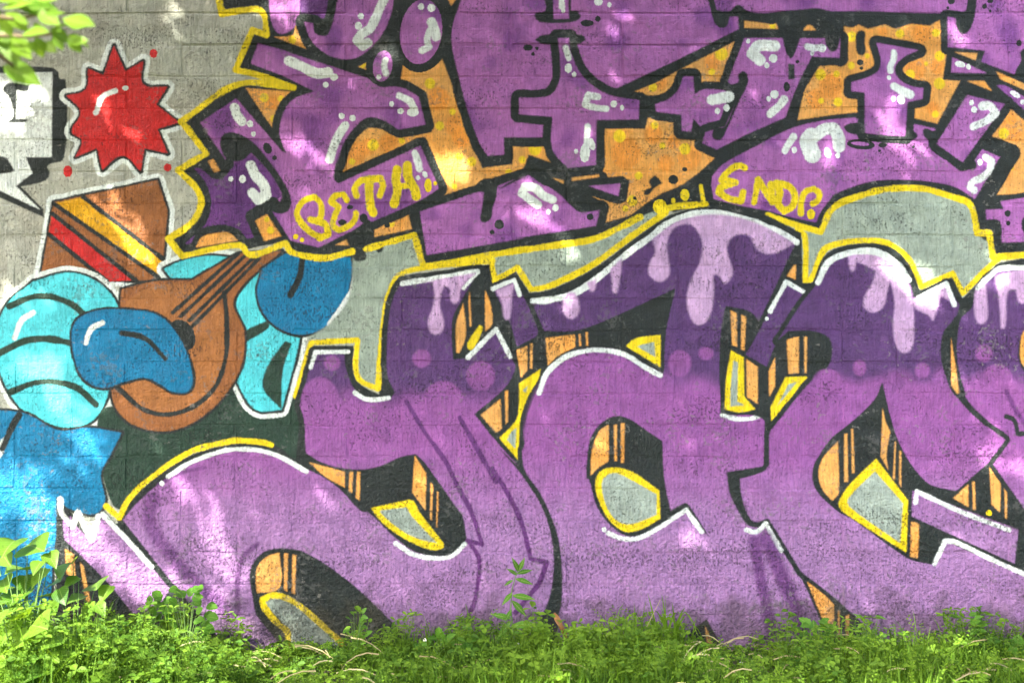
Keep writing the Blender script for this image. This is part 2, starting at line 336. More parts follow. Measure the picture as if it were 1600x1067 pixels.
# kind colour size | points (c = corner)
MURAL = '''
F black 0 | 5,104c 80,106 91,113 93,123 103,126 100,248 75,259 78,272 70,283 33,292c 68,327c 69,340c 0,309c 0,105c
F white 0 | 0,115c 82,113c 81,246c 40,246c 51,271c 25,291c 60,325c 63,328c 0,298c
F black 0 | 5,140 15,130 46,133 43,143 26,141 25,186 44,187 41,191 10,193 21,182 15,153
F black 0 | 0,244c 11,248 23,267c 15,270 0,272c
P brown 4 halo | 64,432c 84,316c 246,282c 262,330c 252,440c
F gold 0 | 84,318c 130,308c 254,404c 252,436c
F red 0 | 76,366c 82,334c 212,438c 168,440c
S black 3.5 | 84,318 252,436
S black 3.5 | 130,308 254,404
S black 3.5 | 82,334 212,438
S black 3.5 | 76,366 168,440
P red 4 halo | 112,206 126,176 104,150 134,140 138,108 162,118 178,72 196,112 224,96 224,132 262,136 244,164 280,192 246,202 262,240 226,232 220,268 192,244 160,266 152,232 118,246 128,220
S white 4.5 | 150,176 160,152 180,142
E white | 196,138,5.0,4.0,0
E red | 106,268,7.0,9.0,0
E red | 262,262,6.0,6.0,0
E red | 240,84,6.0,7.0,0
P cyan 4 halo | 52,440c 110,426 160,446 186,486 180,560 166,624 140,660 90,666 40,644 6,596 -8,530 12,474
S dgreen 5 | 14,478 60,462 110,474 146,506
S dgreen 5.5 | -4,552 50,530 110,536 168,566
S dgreen 5 | 16,612 64,596 116,604 150,632
S white 4 | 22,528 34,500 52,488
F dgreen 0 | 150,700c 160,640 200,640 270,660 330,640 380,580 420,560 452,572 458,610 474,636c 478,700 460,735c 420,700 360,694 300,706 240,744 200,800c 176,788
P cyan 4 halo | 256,420c 290,406 340,400 400,420 470,520c 462,560 440,640c 400,640 372,600 360,560
F dgreen 0 | 380,520 420,500 420,512 382,536
F dgreen 0 | 410,600 444,534 456,536 442,580 440,640
P azure 4 none | -10,640 40,646 92,672 140,668 190,676 172,712 158,740 164,784 150,802 126,800 96,790 86,850 60,1000 -10,1000
F white 0 | 0,690 8,682 6,706 0,716
S black 5 | 30,648 18,668 4,700
P brown 4 none | 190,452c 240,440 300,438c 372,396c 440,392c 366,466 382,520 374,580 330,640 270,672 210,664 178,630 176,570c 186,500
F ochre 0 | 200,470 250,446 302,446 340,470 352,520 344,590 310,640 250,646 200,628 184,600 190,520
S black 4 | 350,458 354,500 352,560 330,612 280,644 230,642 184,606
S black 3 | 372,396 270,488
S black 3 | 384,398 282,494
S black 3 | 396,402 296,500
S black 3 | 404,404 300,510
E black | 284,524,20.0,26.0,-30
P azure 4 none | 114,548 116,506 148,486 200,484 250,494 282,530 300,580 296,610 270,612 250,600 226,590 196,596 160,606 130,590
S white 4 | 134,536 142,514 160,504
S black 4 | 190,520 226,528 258,560
P azure 4 none | 410,420c 446,396c 548,402c 550,430 530,490 500,516 460,522 420,500 402,460
S black 5 | 472,404 468,432 454,460
S white 5 | 560,420 546,462 516,506
F panel 2 | 552,400c 640,360c 668,420c 625,427 607,452 595,530 592,612c 557,586c 557,530c 478,530c 515,505 545,465
F panel 2 | 765,400c 883,378 930,370 1005,332 1050,325c 990,367 920,417 857,447 828,456c 806,416c 770,444c
F panel 2 | 1240,350c 1282,362c 1302,325 1340,303 1440,290 1515,318c 1526,366c 1547,370c 1556,404c 1504,466c 1488,432c 1440,455c 1420,407 1390,382 1350,376 1305,382 1285,392 1262,444c 1252,440c
F black 0 | 346,-5c 1605,-5c 1605,402c 1551,404c 1547,380c 1527,368c 1516,322 1490,310 1440,297 1390,297 1340,308 1302,326 1282,362c 1245,352 1200,337 1100,320 1050,323 1005,337 930,373 880,382 800,393 661,417c 648,368c 550,393c 505,403c 456,394 446,380c 384,386 375,382c 284,400c 263,372c 300,347 314,317 310,298 278,265c 322,240c 283,190c 345,146 370,132c 462,138c 369,109c 393,47c 416,55c 416,28 405,13 346,23c
O orange | 384,138 462,144 457,166 440,194 440,217 429,206
O orange | 524,274 540,236 558,209 576,200 596,202 610,210 623,213 675,207 671,180 625,132 630,102 654,105 689,88 691,93 725,180 753,263 801,257 801,229 850,228 861,254 826,242 815,270 764,278 785,279 756,280 736,299 657,324 637,333 644,358 585,371 583,353 677,297 700,295 664,214 529,272
P upur 14 none | 722,-3c 707,42 706,70 717,121 731,174 750,225 762,244c 788,242c 787,215c 850,215c 866,180c 877,112 958,141c 1060,93 1154,46c 1153,26c 1140,27c 1136,39 1126,44 1116,34 1106,-3c
F black 0 | 1105,-3c 1113,-3c 1120,17 1139,18 1153,8 1161,22 1157,27c 1140,26 1136,41 1126,44 1116,35 1111,17
O orange | 981,148 1025,130 1065,108 1149,65 1128,129 1093,131 1090,110 1065,110 1055,135 1038,150
O orange | 941,200 1008,202 1011,185 1057,185 1058,218 1087,220 1091,205 1094,206 1091,234 1117,247 1093,269 1066,289 1035,302 1015,314 984,337 945,348 952,322 922,306 942,312 978,316 984,281 893,281 901,276 942,271
P upur 13 none | 871,59c 889,59c 892,82 905,112 927,135 956,150 999,157c 998,187c 932,188c 931,258c 887,263c 863,233 863,183c 811,179c 811,153c 837,153 860,149 874,127 875,93
F black 0 | 836,63 846,56 877,55 911,56 915,63 905,69 894,69c 889,60c 871,60c 871,70c 846,69
F black 0 | 850,-3c 852,17 837,21 836,28 843,35 871,37 899,34 908,27 902,18 892,17 892,-3c
F upur 0 | 864,-3c 888,-3c 889,30c 865,31c
E black | 917,37,10.1,5.1,0
E black | 934,30,4.5,4.5,0
E black | 825,75,7.3,5.1,0
E black | 839,76,2.8,2.8,0
E black | 833,85,2.8,3.1,0
P upur 13 none | 1024,163c 1045,155 1060,140 1068,120c 1083,120c 1085,148c 1100,140 1154,144c 1133,198c 1095,199c 1083,185c 1080,206c 1065,205c 1065,180c 1025,175c
P upur 13 none | 1112,276c 1130,257 1181,229 1234,202 1285,189 1337,184 1337,186 1421,193c 1460,201c 1469,225 1497,253 1522,247c 1533,231c 1565,244c 1564,245c 1523,311c 1491,292 1453,284 1412,281 1367,283 1327,294 1300,306 1300,308 1283,330 1275,348c 1238,340 1200,330 1150,320 1114,311c 1111,291c
O orange | 1318,42 1332,44 1342,39 1356,46 1382,39 1398,46 1424,38 1452,41 1470,31 1472,77 1479,84 1473,125 1500,127 1464,194 1421,183 1337,176 1300,180 1246,188 1257,141 1282,101 1321,98 1318,42
P upur 13 none | 1164,58c 1313,60c 1312,91c 1268,89c 1244,138 1227,184c 1172,208 1120,234c 1097,224c 1102,207c 1133,198c 1157,145c 1137,128c
F black 0 | 1153,118 1161,111 1168,118 1168,132 1156,157 1136,202 1127,218 1119,219 1113,214 1115,200c 1133,197 1153,146c 1127,135c 1153,129
F black 0 | 1161,42c 1229,42c 1319,42c 1314,60c 1163,60c
F black 0 | 1222,56 1226,76 1230,87 1236,93 1240,87 1246,73 1251,58c
F black 0 | 1288,59 1293,76 1302,82 1309,75 1313,58c
F black 0 | 1231,101c 1241,101 1242,124c 1232,125c
E black | 1229,136,5.1,7.6,0
E black | 1246,97,2.8,2.8,0
F orange 0 | 1163,33c 1181,35 1195,37 1206,39 1213,37 1216,46c 1163,44c
F orange 0 | 1255,48c 1262,40 1269,41 1275,48c
F upur 0 | 1115,-3c 1120,16c 1139,18 1153,8 1167,17 1189,21 1229,17 1257,15 1274,13 1299,18 1300,18 1356,18 1412,20 1480,22 1509,26c 1512,-3c
P upur 12 none | 1480,27c 1514,27 1525,-3c 1602,-3c 1602,76 1585,117c 1533,97c 1539,80c 1481,74c
F black 0 | 1512,-3c 1511,26c 1493,27 1494,42 1504,54 1516,46 1524,20 1526,-3c
F black 0 | 1602,75c 1594,82 1595,98 1587,110 1588,124 1602,127c
E black | 1592,68,4.2,4.8,0
E black | 1538,11,3.7,3.9,0
E black | 1547,18,2.2,2.2,0
E black | 1547,2,4.5,3.7,0
E black | 1486,3,5.6,4.5,0
E black | 1481,13,2.2,2.2,0
P upur 10 none | 1488,90c 1486,114c 1542,115c
P upur 12 none | 1557,134c 1570,134 1602,153c 1602,174c
F orange 0 | 1491,82c 1527,84c 1524,95c
F orange 0 | 1511,127c 1538,127c 1550,143c
F orange 0 | 1556,112c 1602,132c 1602,142c 1563,124c
F black 0 | 1338,53 1345,48 1352,52 1351,67 1353,79 1348,87 1339,83 1337,67
E black | 1344,98,5.1,4.5,0
E black | 1346,107,2.8,2.8,0
P upur 12 none | 1369,67c 1435,79c 1412,90 1398,107 1405,124 1424,135 1443,138c 1441,155c 1418,160c 1414,214c 1351,209c 1351,145c 1330,143c 1330,129c 1356,121 1373,110 1376,93
F black 0 | 1318,198 1328,193 1345,194 1352,209 1412,214 1419,204 1431,208 1432,216 1418,221 1384,219 1345,212 1325,208
E black | 1345,226,21.9,7.9,5
E upur | 1344,225,14.1,3.1,5
E black | 1379,227,6.7,3.9,0
E black | 1374,236,2.2,2.2,0
E black | 1427,230,2.8,2.5,0
O orange | 1577,169 1602,191 1601,303 1543,305 1581,239 1543,219
S black 13 | 1539,222 1581,239 1545,300
P upur 13 none | 1511,149c 1570,163c 1504,254c 1463,225c
F black 0 | 1504,256 1516,245 1525,254 1525,263 1514,266 1502,261
F black 0 | 1441,207 1446,201 1457,205 1469,202c 1463,225c 1449,219
P upur 8 none | 1563,315c 1601,309c 1601,378c 1565,379c 1562,346 1541,343c 1540,328c 1568,327
E black | 1574,334,4.9,4.9,0
E black | 1575,349,3.6,3.6,0
F black 0 | 1601,337c 1596,346 1597,360 1601,367c
F upurd 0 | 467,-2c 513,-2c 508,29c 472,32c
F upur 0 | 420,-2c 469,-2c 467,32c 457,46 437,54 425,37
O orange | 428,58 447,58 459,55 462,39 469,49 480,78
O orange | 545,101 578,95 578,115
O orange | 700,-1 713,-1 705,10
P upur 14 none | 475,35c 486,63 508,84 535,93 559,90 584,71 603,44 613,15 615,-2c 528,-2c 523,24 513,54 503,57 492,52 489,37c
P upur 13 none | 313,192c 369,154c 441,237c 448,240c 440,222 437,203 443,177 458,156 491,143c 442,119c 392,100c 403,68c 445,80 476,91 511,102 550,115 579,125 593,136 615,136 632,139 654,152c 665,195c 623,203c 598,188 574,184 554,200 537,224 526,258 533,225 523,265 522,281 529,287c 657,228c 686,295c 653,315 557,357c 498,387c 454,376c 426,331c 354,252c
E black | 659,50,46.3,63.9,8
E upur | 658,50,32.7,51.2,8
E black | 599,104,27.3,31.2,8
E upur | 598,104,15.1,24.4,8
F upurd 0 | 291,266c 311,263 326,273 343,276 357,263 391,239c 409,255 429,282 440,307c 391,339c 409,371c 384,377 367,364 344,357 316,364 304,383 288,387c 281,377c 308,356 319,332 322,304 313,282
F black 0 | 344,222 349,211 361,207 381,213 401,228 420,251 440,279 453,304 455,321 448,332 437,334 426,331 422,326 440,310 429,282 409,256 392,239c 378,251 357,251 347,237
S black 10 | 291,265 312,290 320,315 313,343 277,377
S black 8 | 277,380 290,391 305,383 316,366 342,359 367,364 384,380 409,376
S black 10 | 426,318 394,338 409,374
S black 8 | 325,248 330,267 344,273 357,256
E black | 418,232,6.2,9.0,-25
E black | 429,247,3.7,3.7,0
F orange 0 | 325,252c 334,249c 344,267c 335,270c
F orange 0 | 306,387c 315,371 339,364 358,364 372,376c
F orange 0 | 399,345c 417,335c 440,369c 413,377c
F orange 0 | 524,383c 552,369c 551,384c
P upur 13 none | 656,331c 700,316 745,301 756,298 779,290 801,282 820,277 777,298 798,284 826,274c 849,290 850,290 875,300 895,322 905,330 913,327 938,326c 931,353c 875,362 800,373 820,372 667,399c
F black 0 | 736,297c 756,280 785,281 810,277c 779,290 776,306 770,326 767,342 758,348 751,344 754,319 756,301
E black | 780,351,7.2,7.6,0
E black | 769,363,3.6,3.6,0
E black | 922,339,5.3,5.0,0
F black 0 | 830,272c 940,267 950,282 925,307 950,320c 948,327c 908,332 898,327 875,305 850,287
P upur 12 none | 920,291c 970,287c 966,307c
F orange 0 | 893,278c 936,273c 936,277c 894,283c
F orange 0 | 863,278c 881,282c 880,288c
F black 0 | 1014,283 1023,274 1029,279 1035,287 1025,292 1013,305 1006,304 1007,298 1018,293
E black | 1052,281,7.8,7.2,0
E black | 1070,265,4.1,3.3,0
E black | 992,310,2.9,2.9,0
F black 0 | 1053,332c 1020,317 1040,305 1063,295 1090,275 1113,267c 1111,292 1114,311 1100,321
F black 0 | 549,392c 555,375 580,367 583,350 575,342 540,372c
F black 0 | 549,389 549,371 585,360 583,376 569,382 573,403 565,408 554,407
F black 0 | 586,373 599,367 599,389 593,395 587,391
E black | 605,352,4.5,4.5,0
E black | 547,324,4.9,3.6,0
E black | 568,341,6.3,7.2,0
E black | 535,348,6.7,4.9,0
E oblot | 685,155,17.5,18.4,0
E oblot | 710,197,15.0,15.8,0
E oblot | 607,225,15.0,15.8,0
E oblot | 555,240,17.5,18.4,0
E oblot | 575,230,12.5,13.1,0
E oblot | 426,160,10.0,10.5,0
E oblot | 722,215,15.0,15.8,0
E oblot | 978,240,23.0,24.2,0
E oblot | 1021,210,14.5,15.2,0
E oblot | 1112,98,12.0,12.6,0
E oblot | 1033,131,9.5,10.0,0
E oblot | 1077,247,18.0,18.9,0
E oblot | 1052,222,10.0,10.5,0
E oblot | 1040,255,12.5,13.1,0
E oblot | 1298,135,18.8,19.7,0
E oblot | 1275,155,15.0,15.8,0
E oblot | 1430,107,17.5,18.4,0
E oblot | 1440,52,15.0,15.8,0
E oblot | 1465,105,12.5,13.1,0
E oblot | 1457,170,10.0,10.5,0
E oblot | 1380,51,7.5,7.9,0
E oblot | 1575,187,12.5,13.1,0
E oblot | 1585,212,10.0,10.5,0
E ydot | 672,131,8.2,8.6,0
E ydot | 707,175,5.0,5.2,0
E ydot | 687,197,6.9,7.2,0
E ydot | 583,227,8.8,9.2,0
E ydot | 628,220,5.0,5.2,0
E ydot | 550,253,5.0,5.2,0
E ydot | 718,245,5.5,5.8,0
E ydot | 737,253,7.2,7.5,0
E ydot | 413,153,6.9,7.2,0
E ydot | 439,155,5.0,5.2,0
E ydot | 428,186,5.5,5.8,0
E ydot | 567,102,5.0,5.2,0
E ydot | 457,63,6.1,6.3,0
E ydot | 1020,137,6.6,6.9,0
E ydot | 1127,85,9.9,10.3,0
E ydot | 1112,113,5.0,5.2,0
E ydot | 968,213,9.6,10.1,0
E ydot | 1023,196,6.1,6.3,0
E ydot | 1035,228,5.0,5.2,0
E ydot | 1070,233,8.8,9.2,0
E ydot | 836,233,9.9,10.3,0
E ydot | 816,250,5.5,5.8,0
E ydot | 1331,58,7.7,8.0,0
E ydot | 1406,53,6.9,7.2,0
E ydot | 1462,52,6.1,6.3,0
E ydot | 1468,88,7.7,8.0,0
E ydot | 1468,131,8.8,9.2,0
E ydot | 1447,100,3.3,3.4,0
E ydot | 1422,117,7.7,8.0,0
E ydot | 1282,117,8.2,8.6,0
E ydot | 1307,116,5.0,5.2,0
E ydot | 1309,160,6.9,7.2,0
E ydot | 1283,158,4.4,4.6,0
E ydot | 1330,103,5.5,5.8,0
E ydot | 1355,88,3.9,4.0,0
E ydot | 1461,179,5.5,5.8,0
E ydot | 1568,209,8.2,8.6,0
E ydot | 1580,262,4.1,4.3,0
E ydot | 1207,41,5.0,5.2,0
E ydot | 710,292,4.4,4.6,0
E ydot | 612,350,5.0,5.2,0
E ydot | 588,354,2.8,2.9,0
E ydot | 423,360,5.5,5.8,0
E ydot | 417,343,4.1,4.3,0
E ydot | 795,270,5.5,5.8,0
E ydot | 998,275,6.1,6.3,0
E ydot | 988,314,8.2,8.6,0
E ydot | 977,326,5.0,5.2,0
S yellow 5 | 341,-5 346,22 400,15 412,24 416,55 394,47 368,109 400,117 458,137 372,132 283,190 322,240 278,266
S yellow 5 | 278,266 308,297 314,318 300,347 263,373 284,400 374,383 391,398 446,380 456,394 505,403 550,393
S yellow 5 | 572,389 602,380 647,367 661,417 800,393 883,381 930,373 1000,339
S yellow 5 | 1030,330 1060,322 1102,320
S yellow 5 | 767,407 772,440 808,418 830,452 857,447 920,417 990,367 1040,332
S yellow 5 | 1200,337 1245,352 1282,362 1302,325 1340,307 1390,295 1440,295 1490,309 1515,320 1526,364 1545,364 1551,402 1605,398
S yellow 5 | 1246,358 1257,370 1258,438 1267,436 1286,392 1305,382 1350,376 1390,382 1420,407 1440,448 1488,427 1504,458 1532,430 1558,405
E yellow | 1031,323,10.7,11.3,0
E yellow | 1052,314,3.7,4.5,0
E yellow | 1070,305,7.2,9.3,0
S yellow 3.5 | 1095,291 1099,318
S yellow 5 | 502,371 485,363 469,346 464,332 474,314 491,308 500,317 502,335 496,346 485,343
S yellow 5 | 496,345 510,352 512,366 499,373
S yellow 5 | 542,313 536,303 524,306 517,315 529,324 523,337 520,351 529,360 542,355 554,344 556,333
S yellow 5.5 | 557,306 554,295 563,283 578,280 594,279 598,290 593,305
S yellow 7 | 576,281 577,306 579,324 583,333
S yellow 7 | 620,265 618,281 621,297 616,318
S yellow 7 | 636,258 638,277 646,292 650,306
S yellow 5 | 621,292 641,290
E yellow | 669,290,5.8,10.8,0
E yellow | 680,287,3.1,3.4,0
E yellow | 462,370,4.5,4.5,0
E yellow | 472,375,3.7,3.7,0
S yellow 5.5 | 1163,262 1157,259 1149,260 1134,271 1128,281 1149,285 1126,293 1123,300 1136,310 1157,314 1161,300
S yellow 5 | 1178,316 1184,281 1206,316 1204,288
S yellow 6 | 1213,287 1218,300 1215,317 1225,330 1238,322 1241,307 1233,292 1213,287
S yellow 5 | 1251,333 1251,317 1258,300 1270,295 1279,302 1278,313 1270,318
E yellow | 1267,335,6.5,8.3,0
S white 7.5 | 366,168 370,180 378,190
E white | 391,194,5.1,5.6,0
E white | 396,210,3.7,4.2,0
S white 8 | 392,259 398,273 412,290 415,304 403,311 394,301
E white | 379,280,5.6,6.2,0
E white | 361,280,3.9,4.2,0
S white 8 | 451,95 472,105 496,115 512,113
E white | 522,121,6.3,5.4,0
E white | 509,133,4.4,4.9,0
S white 6.5 | 539,196 528,214 519,234 515,249
E white | 534,182,4.9,5.1,0
E white | 551,185,4.9,5.1,0
S white 5.5 | 624,150 640,158 648,171
E white | 645,176,9.3,6.8,0
E white | 612,163,3.9,4.4,0
E white | 626,174,4.9,4.9,0
S white 7 | 600,-1 592,15 585,32 578,46 564,54 558,63 567,72 575,67
E white | 564,26,4.9,5.1,0
E white | 560,41,5.8,6.3,0
E white | 658,11,4.9,5.4,0
E white | 674,13,6.3,6.3,0
S white 7.5 | 674,35 678,46 681,58
S white 5.5 | 671,49 667,63 670,73 659,79
S white 5 | 602,94 600,105 603,115
E white | 592,121,3.9,4.4,0
S white 5.5 | 648,239 653,254 655,264
E white | 664,273,4.0,5.6,-20
E white | 653,278,3.4,4.0,0
S white 5 | 877,1 878,11
E white | 880,17,3.1,3.9,0
S white 5.5 | 884,75 888,91
E white | 888,107,5.6,7.6,0
E white | 897,117,3.7,4.2,0
S white 5.5 | 934,152 919,149 914,164 933,169 947,170
E white | 959,163,5.1,5.6,0
E white | 972,169,3.4,4.5,0
S white 4.5 | 918,198 916,225 915,247
E white | 914,239,7.9,15.2,5
E white | 925,226,4.8,9.6,-15
E white | 900,237,3.1,4.2,0
E white | 935,3,6.7,6.7,0
E white | 952,8,3.4,4.2,0
S white 9 | 1210,72 1184,73 1176,84 1187,94
E white | 1208,92,6.7,6.7,0
E white | 1198,103,3.7,4.8,0
E white | 1169,65,3.4,3.9,0
S white 5.5 | 1262,73 1274,75 1284,74
E white | 1284,76,7.0,6.7,0
E white | 1269,84,3.1,3.9,0
S white 6.5 | 1225,156 1217,166 1203,179
E white | 1210,148,6.7,6.7,0
E white | 1201,155,3.7,4.5,0
S white 8.5 | 1113,156 1127,153 1139,151
E white | 1135,169,5.1,5.6,0
E white | 1121,174,4.2,5.3,0
S white 6 | 1239,214 1232,225 1226,235
E white | 1241,235,4.2,5.3,0
S white 13 | 1269,242 1262,222 1267,212
S white 9.5 | 1268,216 1288,202 1302,201 1309,214 1310,229
E white | 1293,239,5.3,8.4,-15
E white | 1309,243,3.7,4.8,0
S white 4.5 | 1396,82 1396,93 1391,104 1391,111
E white | 1389,122,3.4,3.7,0
S white 6.5 | 1397,135 1410,143 1422,148
E white | 1408,156,6.2,7.6,-20
E white | 1396,155,3.7,4.5,0
S white 6.5 | 1535,166 1547,166 1554,177 1542,188 1521,198
E white | 1518,161,3.7,4.5,0
E white | 1522,172,4.8,5.3,0
E white | 1500,101,8.4,4.8,15
E white | 1513,105,3.7,4.8,0
E white | 1586,148,9.0,4.2,30
E white | 1597,160,3.4,4.2,0
S white 5.5 | 1539,245 1549,253 1545,267 1533,278 1518,285 1516,292 1522,297
E white | 1531,254,3.9,5.1,0
S white 6.5 | 840,320 825,310 815,302 820,292 835,293 848,305 863,312
E white | 868,325,5.0,5.8,0
E white | 857,331,3.5,4.3,0
F black 0 | 88,775c 150,830 196,806 215,772 260,732 310,706 370,692 430,696 462,720 470,640c 487,540c 553,540c 553,585 566,602 592,616c 600,520 615,455 632,433c 765,413c 770,446c 806,424c 828,458c 860,452 925,421 1000,367 1050,335 1110,323 1180,330 1252,364c 1254,442c 1270,442c 1292,396 1350,380 1395,388 1420,413 1438,455c 1488,433c 1504,466c 1535,435 1562,410c 1605,403c 1605,1110c 88,1110c
S yellow 4.5 | 462,618 486,535 558,531 556,580 564,595 590,607 597,520 608,458 627,428 665,418 770,407
P gA 5 none | 98,812c 110,806 119,821 140,842 155,806c 161,803c 236,884 266,920c 248,944c 209,959c 170,911 101,842c
P gY 9 none | 491,549c 538,554c 540,574 552,605 566,619 586,625 609,622 617,613c 606,588 604,560 606,515 611,478 620,453 629,440c 748,422c 721,470 708,495 706,526 708,561c 730,560c 775,514c 798,558c 805,574 789,605 741,647c 742,648c 770,683 810,728 778,698 812,738 839,773 858,824 865,872 860,926 844,968 829,998c 780,1110c 345,1110c 344,998c 266,905 192,812c 215,785 248,756 290,730 335,712 380,703 425,710 476,736 483,734 525,759 565,799 575,800 618,840 645,860 675,868 708,865 728,845 728,833 723,805 718,799 665,724 650,709c 625,714 590,729 550,733 505,723 478,707c 475,654 469,634 470,627c
E mid | 659,560,14.6,14.1,0
E mid | 751,587,22.5,23.0,0
E mid | 692,633,33.2,37.9,0
E mid | 519,567,12.6,11.8,0
E mid | 500,627,29.5,37.9,0
S pdark 3.5 | 635,627 663,674 695,719 715,759 736,799 753,850 730,844
S pdark 3.5 | 734,848 748,873 745,920 738,948 720,980
S pdark 4 | 718,652 750,709 775,752 769,731 799,782 817,824 829,872c 854,878c 841,911 805,956
T pdark 11 0.75 | 239,779 233,809 248,842 272,872 308,914 350,950 368,992
T pdark 4 0.7 | 401,850 380,869 371,908 372,956
T pdark 3 0.6 | 248,756 284,737 320,730
F black 0 | 390,896 398,875 416,860 443,856 470,860 509,881 560,920 615,973 635,990c 662,1110c 520,1110c 400,960c 395,935
F orange 0 | 400,914 403,884 419,868 437,863c 437,917 402,926c
F orange 0 | 444,864c 450,864c 449,924c 444,920c
F orange 0 | 457,866c 463,867c 461,928c 456,926c
F ggreen 0 | 411,940c 433,929 460,940 500,973 535,1004c 520,1015 508,1033 450,1035 448,985
S yellow 4.5 | 413,950 409,936 430,929 460,940 500,973 534,1004
S yellow 4.5 | 413,948 433,973 449,988 446,1030
F orange 0 | 483,722c 510,729 539,737c 539,762c 508,744
F orange 0 | 546,737c 552,737c 550,770c 545,767c
F orange 0 | 558,737c 563,737c 562,782c 556,777c
F orange 0 | 648,712c 666,739c 665,797c 644,769c
F orange 0 | 673,753c 677,759c 675,799c 672,797c
F orange 0 | 683,767c 685,769c 685,799c 682,799c
F orange 0 | 672,800c 675,800c 675,813c 672,810c
F orange 0 | 682,800c 684,800c 683,824c 682,823c
F yellow 0 | 580,793c 640,780c 648,784 655,799 693,848c 693,855 678,859 645,848 605,823 584,800
F ggreen 0 | 595,797c 635,792c 645,808 683,848c 650,840 620,823 594,800
F orange 0 | 102,857c 116,866c 119,902c 104,896c
F orange 0 | 125,878c 131,884c 143,947c 134,938c
S white 3.5 | 262,744 296,723 344,705 380,701 425,708 479,736
E white | 253,755,4.2,4.2,0
S white 4 | 160,803 200,845 236,884
S white 4.5 | 94,779 96,800 113,821 122,800 142,842 154,806
S white 3.5 | 485,573 493,550 544,549
S white 3.5 | 554,613 569,622 586,624 607,621
S white 4 | 629,443 745,424
S white 3 | 745,425 724,450
S white 3.5 | 731,558 775,514 797,557
S white 3.5 | 618,848 645,865 675,871 705,868 726,849
F lil 0 | 654,442c 676,440 679,459 676,481 669,501 672,518 682,523 692,516 693,501 687,478 689,459 694,447 703,450 704,467 710,476 717,470 721,450 745,426c
F orange 0 | 724,473 713,506 713,551 718,551 728,521
F orange 0 | 734,454c 737,509c 734,511c 732,470c
F orange 0 | 758,454 766,473 769,506 758,518
F yellow 0 | 731,544 732,533 749,508 754,511 751,523 738,546
P dpur 7 none | 770,450c 801,437c 818,464 841,514 838,526c 808,541c 796,503
F lil 0 | 774,454c 803,443 800,464 797,497 791,500 787,495 784,472
S white 3.5 | 770,451 803,437 812,461
F orange 0 | 807,547c 824,540c 824,579c 814,590c
F orange 0 | 828,537c 832,536c 832,576c 828,576c
F orange 0 | 853,527c 898,523c 899,544c 874,557 856,571c
F orange 0 | 904,521c 908,521c 909,542c 905,541c
F orange 0 | 914,519c 919,519c 919,540c 915,540c
F orange 0 | 751,648c 782,623c 784,669c 775,676c
F orange 0 | 789,611c 794,610c 794,658c 790,663c
F yellow 0 | 811,599c 845,576c 841,593 827,616 818,638 812,663 811,720c 780,684c 807,655 811,627
F ggreen 0 | 817,609c 825,602c 821,614c
F ggreen 0 | 798,675c 807,668c 805,701c 792,687c
P gA2 8 none | 830,469c 869,463 920,445 968,410 1010,374 1055,344 1100,332 1145,333 1190,349 1244,378c 1186,502c 1172,487 1134,478c 1127,520 1124,580 1126,628c 1125,649c 1195,647c 1193,728c 1135,737c 1135,737c 1140,770 1156,803 1171,821 1195,816c 1219,857 1248,896 1284,974c 1300,1110c 870,1110c 872,968 878,938 877,872 868,824 844,770 820,734 816,704 819,697 823,654 833,624 850,594 875,567 905,550 940,545 970,553 1000,572 1035,589c 1037,580c 1040,520 1055,451c 1010,472 944,502 899,517 850,517c
F mid 6 | 821,684 824,654 833,624 850,594 875,567 905,550 940,545 970,553 1000,572 1035,589 1050,634 950,674 875,709
E mid | 1062,568,18.0,21.0,0
E mid | 1103,552,11.4,10.5,0
F black 0 | 916,747 918,709 923,684 938,662 960,650 980,653 1013,674 1035,689c 1038,747 1048,799c 1048,797c 1070,785c 1076,788 1108,838c 1100,830 1072,798c 1030,824 988,838 961,827 934,794 920,749
F orange 0 | 923,743c 925,704 936,674 951,663c 951,720c 933,732
F orange 0 | 959,664c 964,663c 964,720c 960,720c
F orange 0 | 970,661c 976,661c 975,723c 970,723c
F yellow 0 | 930,758 937,737 958,730 988,737 1030,766c 1032,810c 1000,827 976,830 952,812 937,785
F ggreen 0 | 940,755 949,742 964,739 1026,772c 1026,804c 988,818 967,815 949,794
S white 3.5 | 950,832 970,840 994,841 1024,827 1072,796c 1096,830
E white | 944,827,3.9,3.9,0
F black 0 | 850,520c 899,517 944,502 1010,472 1055,451c 1040,520 1037,582c 1004,565 974,548 941,542 914,544 881,554 854,577c
F orange 0 | 852,528c 898,523c 899,542c 872,556 856,571c
F orange 0 | 904,522c 907,522c 908,541c 905,541c
F orange 0 | 915,519c 918,519c 919,540c 916,540c
F yellow 0 | 978,541c 992,529 1032,523c 1032,574c
F ggreen 0 | 995,541c 1022,534c 1024,558c
S white 4 | 842,613 854,583 881,559 914,548 941,547 974,553 1004,571 1031,586
S white 5 | 832,470 860,468 899,457 935,433 971,403 1016,370 1055,343 1094,333 1130,334 1175,346 1220,364 1244,378
F lil 0 | 1019,374c 1055,348 1100,336 1145,338 1190,352 1241,380 1220,392 1199,397 1181,388 1172,370 1157,366 1142,373 1136,391 1145,424 1139,439 1132,444 1122,430 1114,430 1115,466 1106,499 1091,508 1079,496 1073,469 1079,439 1094,409 1097,379 1085,355 1070,350 1052,358 1042,379 1044,403 1046,427 1037,439 1025,439 1013,427 1016,409 1024,394
F lil 0 | 953,421c 972,403c 970,424 964,457 958,457 956,439
F lil 0 | 917,442 932,436 929,454 923,456
F lil 0 | 881,466 890,457 900,460 905,478 902,493 890,498 880,487
S white 3.5 | 1128,648 1150,654 1175,653 1195,645
